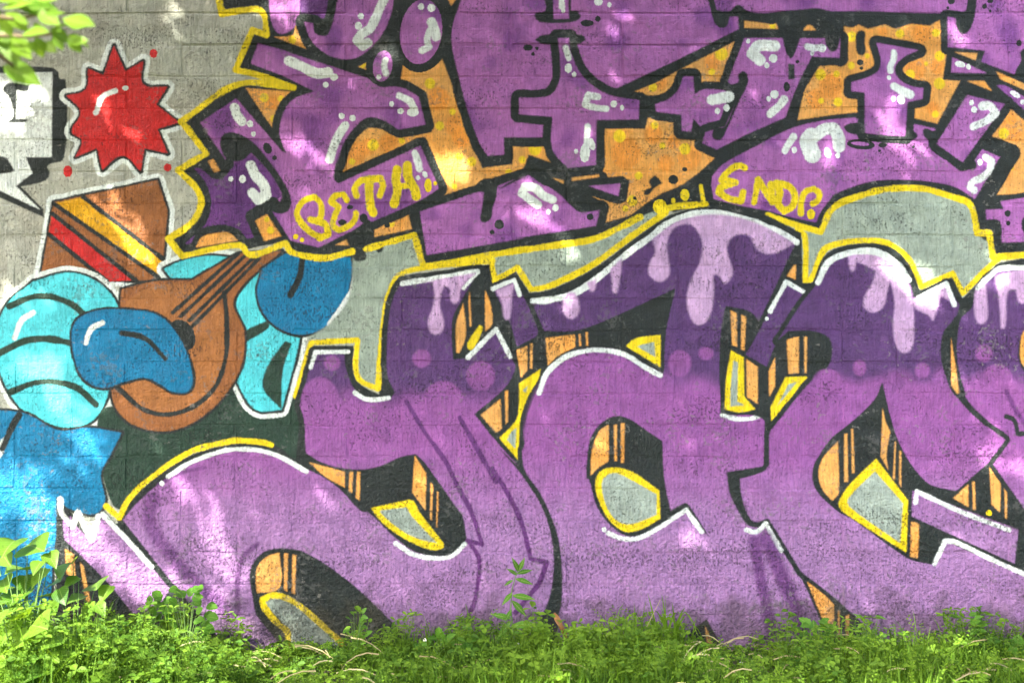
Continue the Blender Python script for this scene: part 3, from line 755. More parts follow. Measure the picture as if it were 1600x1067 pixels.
F black 0 | 1134,479c 1162,489 1187,513c 1235,517 1269,517 1294,527 1300,547 1294,569 1263,600 1207,673c 1202,720c 1193,720c 1196,659 1127,645c 1125,532
P dpur 7 none | 1227,437c 1260,457c 1212,538 1198,573c 1165,554c 1190,510
S white 3.5 | 1203,486 1228,440 1257,457
E white | 1198,498,2.8,3.4,0
F orange 0 | 1141,485c 1151,489c 1152,542c 1144,539c
F orange 0 | 1158,492c 1166,495c 1163,548c 1158,545c
F yellow 0 | 1142,547c 1162,558c 1163,620c 1180,639c 1156,644 1132,639c 1135,589
F ggreen 0 | 1146,563c 1153,566c 1152,627c 1163,633c 1141,635c 1142,600
F orange 0 | 1166,561c 1184,573c 1184,631c 1167,620c
F orange 0 | 1201,580c 1211,558c 1211,603c 1202,620c
F orange 0 | 1229,531c 1248,525c 1248,583c 1232,584c
F orange 0 | 1256,526c 1261,526c 1260,583c 1257,583c
F yellow 0 | 1227,589c 1259,588c 1263,593 1205,658c 1204,636c
F ggreen 0 | 1232,600c 1245,597c 1214,635c
F orange 0 | 1229,431c 1241,414c 1244,414c 1243,437c
P gR 8 none | 1278,442c 1294,408 1325,396 1363,394 1400,411 1420,440 1428,466c 1478,442c 1499,477c 1494,498c 1476,515 1470,542 1477,584 1497,623 1530,656 1572,684c 1570,689c 1546,722 1490,770c 1474,770 1450,755 1423,725 1402,686 1390,647 1383,617 1378,597c 1370,619 1350,642 1325,664 1300,684 1283,707 1270,734 1275,764 1310,799 1330,809 1420,872 1456,881c 1474,844c 1480,839c 1602,897c 1605,960c 1580,1050c 1430,1050c 1306,935 1252,893c 1210,824 1200,809c 1180,815 1170,806 1159,776 1156,748c 1194,736 1202,725c 1202,680 1203,674c 1263,600 1294,572 1300,547 1294,527 1269,517 1232,517c 1215,532c 1250,477
F black 0 | 1378,597c 1370,619 1350,642 1325,664 1300,684 1283,707 1270,734 1275,764 1310,799 1330,809 1420,872 1456,881c 1476,844c 1602,900c 1602,848c 1588,827c 1495,767c 1450,755 1423,725 1402,686 1390,647 1383,617
F black 0 | 1492,770c 1546,722 1552,725c 1600,794c 1600,836c 1588,830c 1489,779c
F orange 0 | 1279,742 1285,717 1309,689c 1310,769 1300,782c 1285,764
F orange 0 | 1319,678c 1324,677c 1325,752c 1319,753c
F orange 0 | 1330,670c 1333,670c 1335,739c 1331,739c
F orange 0 | 1379,637c 1384,659 1391,674c 1385,709 1388,734c 1376,713c
F orange 0 | 1398,690c 1400,689c 1398,749c 1395,748c
F orange 0 | 1405,704c 1408,704c 1408,762c 1405,754c
F yellow 0 | 1369,716c 1419,782c 1416,863c 1318,800 1310,788 1314,776 1330,754
F ggreen 0 | 1367,736c 1411,786c 1406,848c 1327,791 1325,779
F orange 0 | 1423,815c 1436,816c 1434,872c 1422,869c
P gA 5 none | 1426,766c 1591,827c 1585,880c 1424,806c
S white 3.5 | 1430,784 1432,767 1504,800 1576,827
F orange 0 | 1489,778c 1513,756c 1513,792c
F orange 0 | 1519,752c 1523,752c 1524,796c 1520,796c
F orange 0 | 1546,726c 1564,750c 1562,800c 1549,788c
F orange 0 | 1569,762c 1573,762c 1573,810c 1570,809c
E yellow | 1545,801,5.1,4.5,0
S white 3.5 | 1460,880 1476,844 1492,846 1546,872 1602,897
F orange 0 | 1261,908c 1288,929 1303,944c 1302,980 1294,989c
F orange 0 | 1309,953c 1312,953c 1312,998c 1309,998c
F orange 0 | 1321,962c 1327,959c 1326,998c 1320,998c
S white 3.5 | 1166,827 1182,830 1196,817c 1220,860
T pdark 9 0.85 | 1178,845 1186,890 1207,998
T pdark 12 0.85 | 1196,839 1222,902 1249,968 1252,998
F black 0 | 1104,966c 1135,1025 1145,1067c 1063,1067c 1075,993
F orange 0 | 1101,976c 1109,993 1121,1035c 1108,1035c
E mid | 1441,579,12.0,12.0,0
E mid | 1422,627,24.0,25.5,0
E mid | 1343,575,10.5,12.5,0
E mid | 1293,598,23.8,21.3,0
F lil 0 | 1323,401c 1340,395 1365,395 1398,412 1418,440 1425,465 1428,506 1425,542 1413,552 1401,542 1395,509 1398,479 1395,455 1386,434
F lil 0 | 1360,403c 1375,407 1390,427 1385,462 1378,482 1363,488 1350,480 1350,465 1363,442 1368,422
F lil 0 | 1325,397 1339,397 1335,423 1329,423
F lil 0 | 1426,467c 1478,445c 1493,475c 1470,462 1465,480 1458,502 1450,492 1430,482
S white 5 | 1278,441 1294,410 1320,397 1360,392 1395,407 1420,437
S white 4 | 1435,465 1478,443 1491,475
P gR 8 none | 1518,482c 1530,450 1560,419c 1603,417c 1603,509c 1593,530 1591,560 1603,587c 1610,800c 1602,797c 1552,725c 1579,688c 1576,681 1542,656 1509,620 1495,566 1497,500c
E mid | 1537,552,13.5,13.5,0
E mid | 1558,593,24.0,24.0,0
F lil 0 | 1527,446 1540,444 1543,494 1536,506 1527,503 1522,482
F lil 0 | 1554,431c 1603,419c 1603,473 1593,473 1587,452 1575,455 1570,512 1564,513 1561,470
S white 4 | 1527,450 1542,435 1561,420 1603,418
S black 3.5 | 1572,650 1584,656 1590,677 1603,677
T pdark 4 0.8 | 1572,611 1587,641 1603,665
F orange 0 | 1596,524 1603,512 1603,578 1594,560
F black 0 | 1485,506 1495,494 1512,485 1500,500 1495,560 1509,617 1494,620 1476,584 1470,542
F orange 0 | 1486,527c 1492,566 1499,614c 1495,615c 1486,602c
S yellow 4.5 | 186,808 206,773 248,737 296,706 335,694 368,688 404,690 424,695
S yellow 4.5 | 186,808 166,790
'''

# ----------------------------------------------------------------- wall paint material
mural = paint_mural(MURAL)
srgb = np.where(mural <= 0.0031308, mural * 12.92, 1.055 * np.clip(mural, 1e-6, 1) ** (1 / 2.4) - 0.055)
pix = np.ones((TH, TW, 4), np.float32); pix[..., :3] = np.clip(srgb, 0, 1)[::-1]
paint_img = bpy.data.images.new('mural_paint', TW, TH, alpha=False, float_buffer=False)
paint_img.colorspace_settings.name = 'sRGB'
paint_img.pixels.foreach_set(np.ascontiguousarray(pix).ravel()); paint_img.update(); paint_img.pack()

def wall_material():
    T = NT('painted_brick')
    P = T.new('NewGeometry').outputs['Position']
    sx = T.new('SeparateXYZ'); T.put(sx.inputs[0], P)
    X, Z = sx.outputs[0], sx.outputs[2]
    # tiny ragged wander of the sprayed edges over the rough brick
    wa = T.noise(P, 300.0, 1.0); wb = T.noise(T.scaled(P, 1.3, 1.0, 1.3), 270.0, 1.0)
    wu = T.math('MULTIPLY_ADD', wa, 0.0044, -0.0022); wv = T.math('MULTIPLY_ADD', wb, 0.0044, -0.0022)
    u = T.math('MULTIPLY_ADD', T.math('ADD', X, wu), 1.0 / (UNIT * MW), 800.0 / MW)
    v = T.math('MULTIPLY_ADD', T.math('ADD', Z, wv), 1.0 / (UNIT * MH), 1.0 - GROUND_Y / MH)
    uv = T.new('CombineXYZ'); T.put(uv.inputs[0], u); T.put(uv.inputs[1], v)
    tex = T.new('TexImage', image=paint_img, extension='MIRROR', interpolation='Linear')
    T.put(tex.inputs[0], uv.outputs[0])
    # beyond the piece the wall is bare grey
    off = T.math('SUBTRACT', T.math('ABSOLUTE', X), T.math('MULTIPLY', T.noise(P, 3.0), 0.25))
    beyond = T.math('MAXIMUM', T.ramp(off, 1.45, 1.50), T.ramp(Z, 1.86, 1.90))
    big = T.noise(P, 4.0, 3.0); mid = T.noise(P, 22.0, 3.0)
    bare = T.mix(big, (0.36, 0.36, 0.30, 1), (0.42, 0.44, 0.38, 1))
    col = T.mix(beyond, tex.outputs['Color'], bare)
    low = T.ramp(Z, 0.55, 0.05)                          # coarse render towards the foot of the wall
    # thin, uneven coats
    col = T.mix(1.0, col, T.mix(T.ramp(mid, 0.3, 0.7), (0.82, 0.82, 0.83, 1), (1.10, 1.09, 1.08, 1)), 'MULTIPLY')
    strk = T.noise(T.scaled(P, 1.0, 1.0, 0.12), 240.0, 2.0, 0.6)     # vertical drag marks of the brick faces
    col = T.mix(1.0, col, T.mix(T.ramp(strk, 0.35, 0.65), (0.88, 0.88, 0.88, 1), (1.08, 1.08, 1.08, 1)), 'MULTIPLY')
    # pits and chips where paint never reached or has flaked off
    zone = T.noise(T.scaled(P, 1.0, 1.0, 2.4), 5.0, 2.0)
    pit = T.noise(T.scaled(P, 1.0, 1.0, 0.75), 230.0, 4.0, 0.7)
    lim = T.math('SUBTRACT', T.math('SUBTRACT', 0.792, T.math('MULTIPLY', zone, 0.37)), T.math('MULTIPLY', low, 0.035))
    pits = T.ramp(T.math('SUBTRACT', pit, lim), 0.0, 0.07)
    col = T.mix(T.math('MULTIPLY', pits, 0.6), col, (0.04, 0.035, 0.035, 1))
    chip = T.ramp(T.math('MULTIPLY_ADD', T.noise(P, 60.0, 4.0, 0.7), 0.6, T.math('MULTIPLY', T.noise(P, 5.0), 0.4)), 0.60, 0.63)
    col = T.mix(T.math('MULTIPLY', chip, 0.5), col, (0.24, 0.23, 0.20, 1))
    # rain splash and algae along the foot
    spl = T.ramp(T.math('MULTIPLY_ADD', T.noise(P, 16.0, 2.0, 0.65), -0.24, Z), 0.03, -0.07)
    col = T.mix(T.math('MULTIPLY', spl, 0.6), col, (0.045, 0.042, 0.026, 1))
    st = T.noise(P, 95.0, 4.0, 0.6)
    # ghost of older, darker coats showing through in patches
    old = T.ramp(T.math('MULTIPLY', T.noise(P, 11.0, 2.0, 0.7), T.ramp(st, 0.35, 0.65, 0.75, 1.1)), 0.56, 0.66)
    col = T.mix(T.math('MULTIPLY', old, 0.38), col, (0.13, 0.13, 0.12, 1))
    # relief
    gr = T.noise(P, 420.0, 1.0, 0.6)
    h = T.math('MULTIPLY_ADD', st, T.math('MULTIPLY_ADD', low, 1.6, 0.75), T.math('MULTIPLY', gr, 0.35))
    h = T.math('ADD', h, T.math('MULTIPLY', strk, 0.35))
    h = T.math('ADD', h, T.math('MULTIPLY', T.noise(P, 14.0, 1.0), 2.2))
    h = T.math('SUBTRACT', h, T.math('MULTIPLY', pits, 0.6))
    bump = T.new('Bump'); bump.inputs['Strength'].default_value = 0.9; bump.inputs['Distance'].default_value = 0.006
    T.put(bump.inputs['Height'], h)
    bs = T.new('BsdfPrincipled')
    T.put(bs.inputs['Base Color'], col); T.put(bs.inputs['Normal'], bump.outputs[0])
    T.put(bs.inputs['Roughness'], T.ramp(mid, 0.25, 0.75, 0.42, 0.62))
    bs.inputs['Specular IOR Level'].default_value = 0.3
    T.l.new(bs.outputs[0], T.out.inputs[0])
    return T.m
M_WALL = wall_material()

# ----------------------------------------------------------------- brick wall, brick by brick
COURSE, ANCHOR, JOINT = 49.5, 417.5, 0.0029
STRETCH, HEADER = 172.0, 86.0
def brick_mesh(w, h, seed, name='brick'):
    """front of a worn brick: an uneven face with rounded arrises and returns, 34 triangles"""
    r = random.Random(seed)
    W, H = w / 2 - JOINT / 2, h / 2 - JOINT / 2
    ring = [(-1, -1), (-0.33, -1), (0.36, -1), (1, -1), (1, 1), (0.3, 1), (-0.35, 1), (-1, 1)]
    V = []
    for (x, z) in ring: V.append((x * W, 0.03, z * H))
    for (x, z) in ring: V.append((x * (W - r.uniform(0, .0012)), 0.0002, z * (H - r.uniform(0, .0012))))
    for (x, z) in ring:
        e = r.uniform(0.0006, 0.0022) + (r.random() < .25) * r.uniform(.001, .005)
        V.append((x * (W - (e if abs(x) == 1 else 0)), -0.0018 + r.uniform(-.0003, .0003), z * (H - e)))
    V.append((r.uniform(-.2, .2) * W, -0.0019 + r.uniform(-.0003, .0003), r.uniform(-.2, .2) * H))
    F = []
    for a, b in ((0, 8), (8, 16)):
        for k in range(8):
            k2 = (k + 1) % 8
            F.append((a + k, a + k2, b + k2, b + k))
    for k in range(8): F.append((16 + k, 16 + (k + 1) % 8, 24))
    me = bpy.data.meshes.new(name); me.from_pydata(V, [], F)
    me.materials.append(M_WALL); me.update()
    return me

wall = empty('brick_wall', (0, 0.15, 0))
tag(wall, 'old brick wall covered in purple, orange and black graffiti lettering behind the grass', 'wall')
HALF, TOP = 4.2, 2.7
b = [(-HALF, 0, -0.3), (HALF, 0, -0.3), (HALF, 0.30, -0.3), (-HALF, 0.30, -0.3), (-HALF, 0, TOP), (HALF, 0, TOP), (HALF, 0.30, TOP), (-HALF, 0.30, TOP)]
build('mortar', b, [(0, 1, 5, 4), (1, 2, 6, 5), (2, 3, 7, 6), (3, 0, 4, 7), (4, 5, 6, 7), (0, 3, 2, 1)], wall, M_WALL)
hgt = COURSE * UNIT
long_m = [brick_mesh(STRETCH * UNIT, hgt, 10 + i) for i in range(10)]
short_m = [brick_mesh(HEADER * UNIT, hgt, 40 + i) for i in range(8)]
rest_V, rest_F = [], []
n_brick = 0
r0 = math.ceil((GROUND_Y + 100 - ANCHOR) / COURSE); r1 = -math.floor((TOP / UNIT - GROUND_Y + ANCHOR) / COURSE)
for row in range(r1, r0):
    v0 = ANCHOR + row * COURSE; vc = v0 + COURSE / 2
    header_row = row % 3 == 2
    step = HEADER if header_row else STRETCH
    shift = HEADER / 2 if header_row else (0 if row % 3 == 0 else HEADER)
    k0 = int((-HALF / UNIT) / step)
    for k in range(k0 - 1, -k0 + 2):
        uc = 800 + k * step + shift + rnd.uniform(-2.5, 2.5)
        x = wx(uc)
        if abs(x) > HALF - step * UNIT / 2: continue
        if wz(v0) > TOP - 0.001: continue
        me = rnd.choice(short_m if header_row else long_m)
        loc = Vector((x, rnd.choice((0, 0, .0004, .0008, .0013)) + rnd.uniform(-0.0003, 0.0003), wz(vc) + rnd.uniform(-.0007, .0007)))
        rot = Euler((rnd.gauss(0, 0.004), rnd.gauss(0, 0.003), rnd.gauss(0, 0.0014)))
        seen = -step * 0.45 < uc < 1600 + step * 0.45 and -COURSE * .45 < vc < GROUND_Y + 5
        if seen and n_brick < 300:
            o = mesh_obj('brick', me, wall); o.location = loc; o.rotation_euler = rot; n_brick += 1
        else:
            mat = Matrix.Translation(loc) @ rot.to_matrix().to_4x4(); b0 = len(rest_V)
            rest_V += [mat @ q.co for q in me.vertices]
            rest_F += [tuple(b0 + i for i in p.vertices) for p in me.polygons]
print('bricks', n_brick)
tag(build('outer_brickwork', rest_V, rest_F, wall, M_WALL), kind='stuff')
# concrete coping along the top
cop = [(-HALF - .02, -0.05, TOP), (HALF + .02, -0.05, TOP), (HALF + .02, 0.35, TOP), (-HALF - .02, 0.35, TOP), (-HALF - .02, -0.05, TOP + .07), (HALF + .02, -0.05, TOP + .07), (HALF + .02, 0.35, TOP + .07), (-HALF - .02, 0.35, TOP + .07)]
def plain(name, c, rough=0.85):
    T = NT(name); bs = T.new('BsdfPrincipled'); P = T.new('NewGeometry').outputs['Position']
    T.put(bs.inputs['Base Color'], T.mix(T.noise(P, 30.0, 5.0), tuple(q * .75 for q in c) + (1,), tuple(min(1, q * 1.2) for q in c) + (1,)))
    bs.inputs['Roughness'].default_value = rough; T.l.new(bs.outputs[0], T.out.inputs[0]); return T.m
build('coping', cop, [(0, 1, 5, 4), (1, 2, 6, 5), (2, 3, 7, 6), (3, 0, 4, 7), (4, 5, 6, 7), (0, 3, 2, 1)], wall, plain('concrete', (0.32, 0.31, 0.28)))

# ----------------------------------------------------------------- ground
def soil_material():
    T = NT('soil'); P = T.new('NewGeometry').outputs['Position']
    a = T.noise(P, 6.0, 6.0); b = T.noise(P, 90.0, 6.0, 0.65)
    c = T.mix(b, (0.045, 0.032, 0.020, 1), (0.11, 0.085, 0.055, 1))
    c = T.mix(T.ramp(a, 0.45, 0.6), c, T.mix(b, (0.03, 0.05, 0.012, 1), (0.07, 0.10, 0.03, 1)))
    bs = T.new('BsdfPrincipled'); T.put(bs.inputs['Base Color'], c); bs.inputs['Roughness'].default_value = 0.95
    bump = T.new('Bump'); bump.inputs['Distance'].default_value = 0.02; T.put(bump.inputs['Height'], b); T.put(bs.inputs['Normal'], bump.outputs[0])
    T.l.new(bs.outputs[0], T.out.inputs[0]); return T.m
def ground():
    xs = [-300, -60, -12] + [-6 + 0.4 * i for i in range(31)] + [12, 60, 300]
    ys = [-300, -60, -14] + [-8 + 0.4 * i for i in range(21)] + [0.6, 12, 60, 300]
    V = []; F = []
    for y in ys:
        for x in xs:
            z = 0.02 * mnoise.noise(Vector((x * 0.9, y * 0.9, 0))) if abs(x) < 7 and -9 < y < -.3 else 0.0
            V.append((x, y, z))
    n = len(xs)
    for j in range(len(ys) - 1):
        for i in range(n - 1): F.append((j*n + i, j*n + i + 1, (j+1)*n + i + 1, (j+1)*n + i))
    tag(build('ground', V, F, None, soil_material(), True), 'patchy brown soil under the grass', 'ground', kind='structure')
ground()

# ----------------------------------------------------------------- leaf materials and leaf meshes
def leaf_material(name, dark, light, trans, gloss=0.45, island=True):
    """thin leaf: some light goes through, each leaf a little different"""
    T = NT(name)
    rv = T.new('NewGeometry').outputs['Random Per Island'] if island else T.new('ObjectInfo').outputs['Random']
    P = T.new('NewGeometry').outputs['Position']
    f = T.math('MULTIPLY_ADD', rv, 0.55, T.math('MULTIPLY_ADD', T.noise(P, 60.0, 3.0), 0.3, T.ramp(T.noise(P, 7.0, 2.0), 0.35, 0.65, -0.12, 0.32)))
    c = T.mix(f, tuple(dark) + (1,), tuple(light) + (1,))
    if not island:                           # midrib and side veins, blotches
        oc = T.new('TexCoord').outputs['Object']; sp = T.new('SeparateXYZ'); T.put(sp.inputs[0], oc)
        ax = T.math('ABSOLUTE', sp.outputs[0])
        rib = T.ramp(ax, 0.022, 0.008)
        side = T.math('FRACT', T.math('MULTIPLY', T.math('SUBTRACT', sp.outputs[1], T.math('MULTIPLY', ax, 0.9)), 8.0))
        sv = T.ramp(T.math('ABSOLUTE', T.math('SUBTRACT', side, 0.5)), 0.10, 0.03)
        vein = T.math('MAXIMUM', rib, T.math('MULTIPLY', sv, 0.6))
        c = T.mix(T.math('MULTIPLY', vein, 0.5), c, (0.30, 0.42, 0.12, 1))
        c = T.mix(T.ramp(T.noise(P, 120.0, 3.0), 0.55, 0.75, 0.0, 0.5), c, (0.05, 0.10, 0.012, 1))
    bs = T.new('BsdfPrincipled'); T.put(bs.inputs['Base Color'], c); bs.inputs['Roughness'].default_value = gloss
    bs.inputs['Specular IOR Level'].default_value = 0.2
    tr = T.new('BsdfTranslucent'); T.put(tr.inputs[0], T.mix(1.0, c, (1.5, 1.35, 0.5, 1), 'MULTIPLY'))
    mx = T.new('MixShader'); mx.inputs[0].default_value = trans
    T.l.new(bs.outputs[0], mx.inputs[1]); T.l.new(tr.outputs[0], mx.inputs[2]); T.l.new(mx.outputs[0], T.out.inputs[0])
    return T.m
M_GRASS = leaf_material('grass_blade', (0.028, 0.09, 0.007), (0.15, 0.29, 0.022), 0.36, 0.6)
M_HERB = leaf_material('herb_leaf', (0.03, 0.10, 0.010), (0.20, 0.35, 0.03), 0.4, 0.55)
M_WEED = leaf_material('weed_leaf', (0.05, 0.16, 0.015), (0.13, 0.32, 0.03), 0.35, island=False)
M_BROAD = leaf_material('broad_leaf', (0.04, 0.13, 0.012), (0.17, 0.31, 0.03), 0.4, 0.38, island=False)
M_TREE = leaf_material('tree_leaf', (0.06, 0.16, 0.012), (0.20, 0.34, 0.03), 0.45, 0.4, island=False)
M_CROWN = leaf_material('crown_leaf', (0.04, 0.10, 0.015), (0.10, 0.18, 0.03), 0.25)
M_STRAW = leaf_material('straw', (0.26, 0.22, 0.10), (0.48, 0.43, 0.24), 0.3)
M_DEAD = leaf_material('dead_leaf', (0.20, 0.09, 0.03), (0.34, 0.17, 0.06), 0.2)
M_STEM = plain('green_stem', (0.12, 0.22, 0.05), 0.6)
M_BARK = plain('bark', (0.12, 0.095, 0.07), 0.9)
M_TWIG = plain('twig_bark', (0.20, 0.15, 0.08), 0.8)
M_PETAL = plain('yellow_petal', (0.80, 0.58, 0.02), 0.35)
M_WHITE = plain('white_petal', (0.78, 0.78, 0.74), 0.5)
M_STONE = plain('pale_stone', (0.5, 0.5, 0.46), 0.85)

def leaf_mesh(name, prof, mat, fold=0.16, droop=0.12, jag=0.0, seed=0):
    """leaf of unit length along +Y, folded along its midrib; prof = half width at even steps"""
    r = random.Random(seed); n = len(prof)
    V = []; F = []
    for i, w in enumerate(prof):
        t = i / (n - 1); z = -droop * t * t
        jw = w * (1 + (jag * (1 if i % 2 else -1)))
        V += [(-jw, t, z + fold * w + r.uniform(-.01, .01)), (0, t, z), (jw, t, z + fold * w + r.uniform(-.01, .01))]
    for i in range(n - 1):
        a, c = i * 3, i * 3 + 3
        F += [(a, a + 1, c + 1, c), (a + 1, a + 2, c + 2, c + 1)]
    me = bpy.data.meshes.new(name); me.from_pydata(V, [], F)
    me.polygons.foreach_set('use_smooth', [True] * len(F)); me.materials.append(mat); me.update()
    return me
OVATE = [0.0, 0.14, 0.23, 0.27, 0.25, 0.19, 0.10, 0.0]
HEART = [0.20, 0.42, 0.50, 0.47, 0.38, 0.26, 0.13, 0.0]
LANCE = [0.02, 0.07, 0.105, 0.115, 0.10, 0.07, 0.035, 0.0]
ROUND = [0.05, 0.32, 0.45, 0.48, 0.42, 0.28, 0.05]
TOOTH = [0.04, 0.22, 0.30, 0.34, 0.33, 0.28, 0.24, 0.18, 0.13, 0.0]
LM = {}
for key, prof, mat, jag in (('tree', OVATE, M_TREE, 0), ('broad', HEART, M_BROAD, 0.03), ('lance', LANCE, M_WEED, 0), ('round', ROUND, M_WEED, 0.0), ('tooth', TOOTH, M_WEED, 0.16)):
    LM[key] = [leaf_mesh('leaf', prof, mat, 0.12 + 0.1 * i, 0.06 + 0.10 * i, jag, i) for i in range(3)]
def put_leaf(parent, key, base, direc, normal, length, wide=1.0, name='leaf'):
    o = mesh_obj(name, rnd.choice(LM[key]), parent)
    y = direc.normalized(); z = (normal - y * normal.dot(y)).normalized(); x = y.cross(z)
    M = Matrix((x * length * wide, y * length, z * length)).transposed().to_4x4(); M.translation = base
    o.matrix_basis = M
    return o

# ----------------------------------------------------------------- the tree that shades the wall
# (it stands to the left behind the camera; one of its branches hangs into view)
tree = empty('tree', (-4.2, -2.0, 0))
tag(tree, 'tree with a sunlit bright green branch hanging into the top left corner', 'tree')
V, F = [], []
tp = [Vector((-4.2, -2.0, -0.1)), Vector((-4.15, -2.02, 0.8)), Vector((-4.05, -2.0, 1.8)), Vector((-3.85, -2.05, 2.8)), Vector((-3.5, -2.1, 3.7)), Vector((-3.1, -2.1, 4.4))]
tube(V, F, tp, [0.17, 0.14, 0.12, 0.105, 0.08, 0.05], 10)
build('trunk', V, F, tree, M_BARK, True)
for s, e, r in ((3, (-1.2, -1.5, 3.0), .05), (3, (-1.5, -2.5, 3.6), .05), (4, (-0.4, -2.0, 3.9), .05), (4, (-2.2, -1.2, 4.6), .04), (5, (-0.8, -2.7, 4.7), .04), (2, (-2.6, -1.5, 2.4), .045)):
    V, F = [], []
    q = Vector(e); pts = bend(tp[s], q, Vector((0, 0, 0.25)), 7)
    tube(V, F, pts, [r * (1 - 0.8 * i / 7) for i in range(8)], 7)
    for k in range(3, 8):
        d = Vector((rnd.uniform(-.3, .9), rnd.uniform(-.6, .6), rnd.uniform(-.3, .6)))
        tube(V, F, bend(pts[k], pts[k] + d, Vector((0, 0, 0.05)), 4), [r * .35, r * .28, r * .2, r * .14, r * .06], 5)
    build('limb', V, F, tree, M_BARK, True)

# gaps in the crown, where the sun comes through: spots on the wall plane (units), half axes, tilt
GAPS = [(452, 22, 34, 40, 0), (480, 236, 62, 30, 35), (632, 182, 22, 14, 20), (606, 84, 24, 14, 40), (158, 172, 74, 20, 44), (205, 212, 24, 12, 40),
        (186, 336, 92, 24, 55), (222, 408, 22, 20, 40), (704, 262, 44, 26, 30), (300, 16, 50, 10, 10), (30, 160, 50, 60, 0), (34, 470, 60, 36, 20), (20, 330, 40, 50, 0),
        (64, 586, 66, 44, 20), (104, 636, 50, 30, 20), (134, 706, 36, 50, 20), (22, 770, 90, 70, 0), (110, 860, 90, 70, 30), (196, 880, 110, 44, 38),
        (310, 788, 90, 26, 42), (352, 868, 70, 40, 40), (300, 950, 130, 60, 20), (420, 1000, 90, 44, 10), (512, 782, 30, 16, 42), (868, 482, 54, 26, 20), (828, 340, 54, 26, 20),
        (888, 386, 26, 14, 20), (962, 40, 22, 22, 0), (1076, 846, 40, 16, 50), (1090, 900, 22, 10, 45), (1418, 432, 74, 36, 35), (1456, 474, 40, 22, 30), (1560, 436, 60, 22, 0), (1530, 660, 34, 18, 30),
        (1566, 712, 50, 34, 30), (1506, 600, 26, 18, 40), (1404, 214, 66, 26, 20), (1392, 176, 20, 22, 0), (1290, 250, 40, 12, 20), (1500, 60, 40, 24, 20), (900, 60, 16, 10, 0),
        (240, 1130, 330, 110, 0), (260, 1300, 620, 290, 0), (640, 1110, 40, 30, 0), (1000, 1180, 60, 20, 0), (1560, 1180, 120, 50, 0), (1210, 1230, 60, 24, 0), (820, 1230, 70, 20, 0)]
def crown(n, seed):
    r = np.random.default_rng(seed)
    # leaf centres: spread over the shaded part of the wall plane, lifted towards the sun by t metres
    u = r.uniform(-260, 1900, n); v = r.uniform(-200, 1420, n)
    t = np.maximum(1.3, (1.74 - (GROUND_Y - v) * UNIT) / 0.787) + r.uniform(0.0, 1.5, n)
    jitter = value_noise_at(u, v)
    keep = np.ones(n, bool)
    for gu, gv, ga, gb, ang in GAPS:
        q = math.radians(ang); du, dv = u - gu, v - gv
        e = ((du * math.cos(q) + dv * math.sin(q)) / (ga + 9)) ** 2 + ((-du * math.sin(q) + dv * math.cos(q)) / (gb + 9)) ** 2
        keep &= (e > 0.62 + 1.4 * jitter) | (r.random(n) < (0.015 if gv > 1040 else 0.05))
    u, v, t = u[keep], v[keep], t[keep]; m = len(u)
    C = np.stack([(u - 800) * UNIT, np.zeros(m), (GROUND_Y - v) * UNIT], 1) - t[:, None] * np.array(SUN)
    ok = (C[:, 2] > CAM_Z + 0.81 * (CAM_D + C[:, 1]) / CAM_D + 0.15) & (C[:, 2] > 1.1)
    C = C[ok]; m = len(C)
    L = r.uniform(0.045, 0.085, m)[:, None]; W = L * r.uniform(0.42, 0.6, m)[:, None]
    Y = r.normal(size=(m, 3)); Y[:, 2] -= 0.5; Y /= np.linalg.norm(Y, axis=1, keepdims=True)
    N = r.normal(size=(m, 3)) * 0.55 + np.array([-0.3, -0.3, 0.9]); N -= Y * (N * Y).sum(1, keepdims=True); N /= np.linalg.norm(N, axis=1, keepdims=True)
    X = np.cross(Y, N)
    pts = [(-.5, 0, 0), (-.12, .5, .08), (.25, .40, .06), (.5, 0, -.08), (.25, -.40, .06), (-.12, -.5, .08)]
    V = np.stack([C + Y * L * a + X * W * b + N * L * c for a, b, c in pts], 1).reshape(-1, 3)
    base = np.arange(m)[:, None] * 6
    F = np.concatenate([base + np.array([0, 1, 2, 3]), base + np.array([0, 3, 4, 5])], 1).reshape(-1, 4)
    me = bpy.data.meshes.new('crown'); me.from_pydata(V.tolist(), [], F.tolist()); me.materials.append(M_CROWN); me.update()
    return mesh_obj('crown', me, tree)
def value_noise_at(u, v):
    i = np.clip((v * MS).astype(int), 0, TH - 1); j = np.clip((u * MS).astype(int), 0, TW - 1)
    return N25[i, j] * .6 + N40[i, j] * .4 - 0.5
crown(30000, 5)

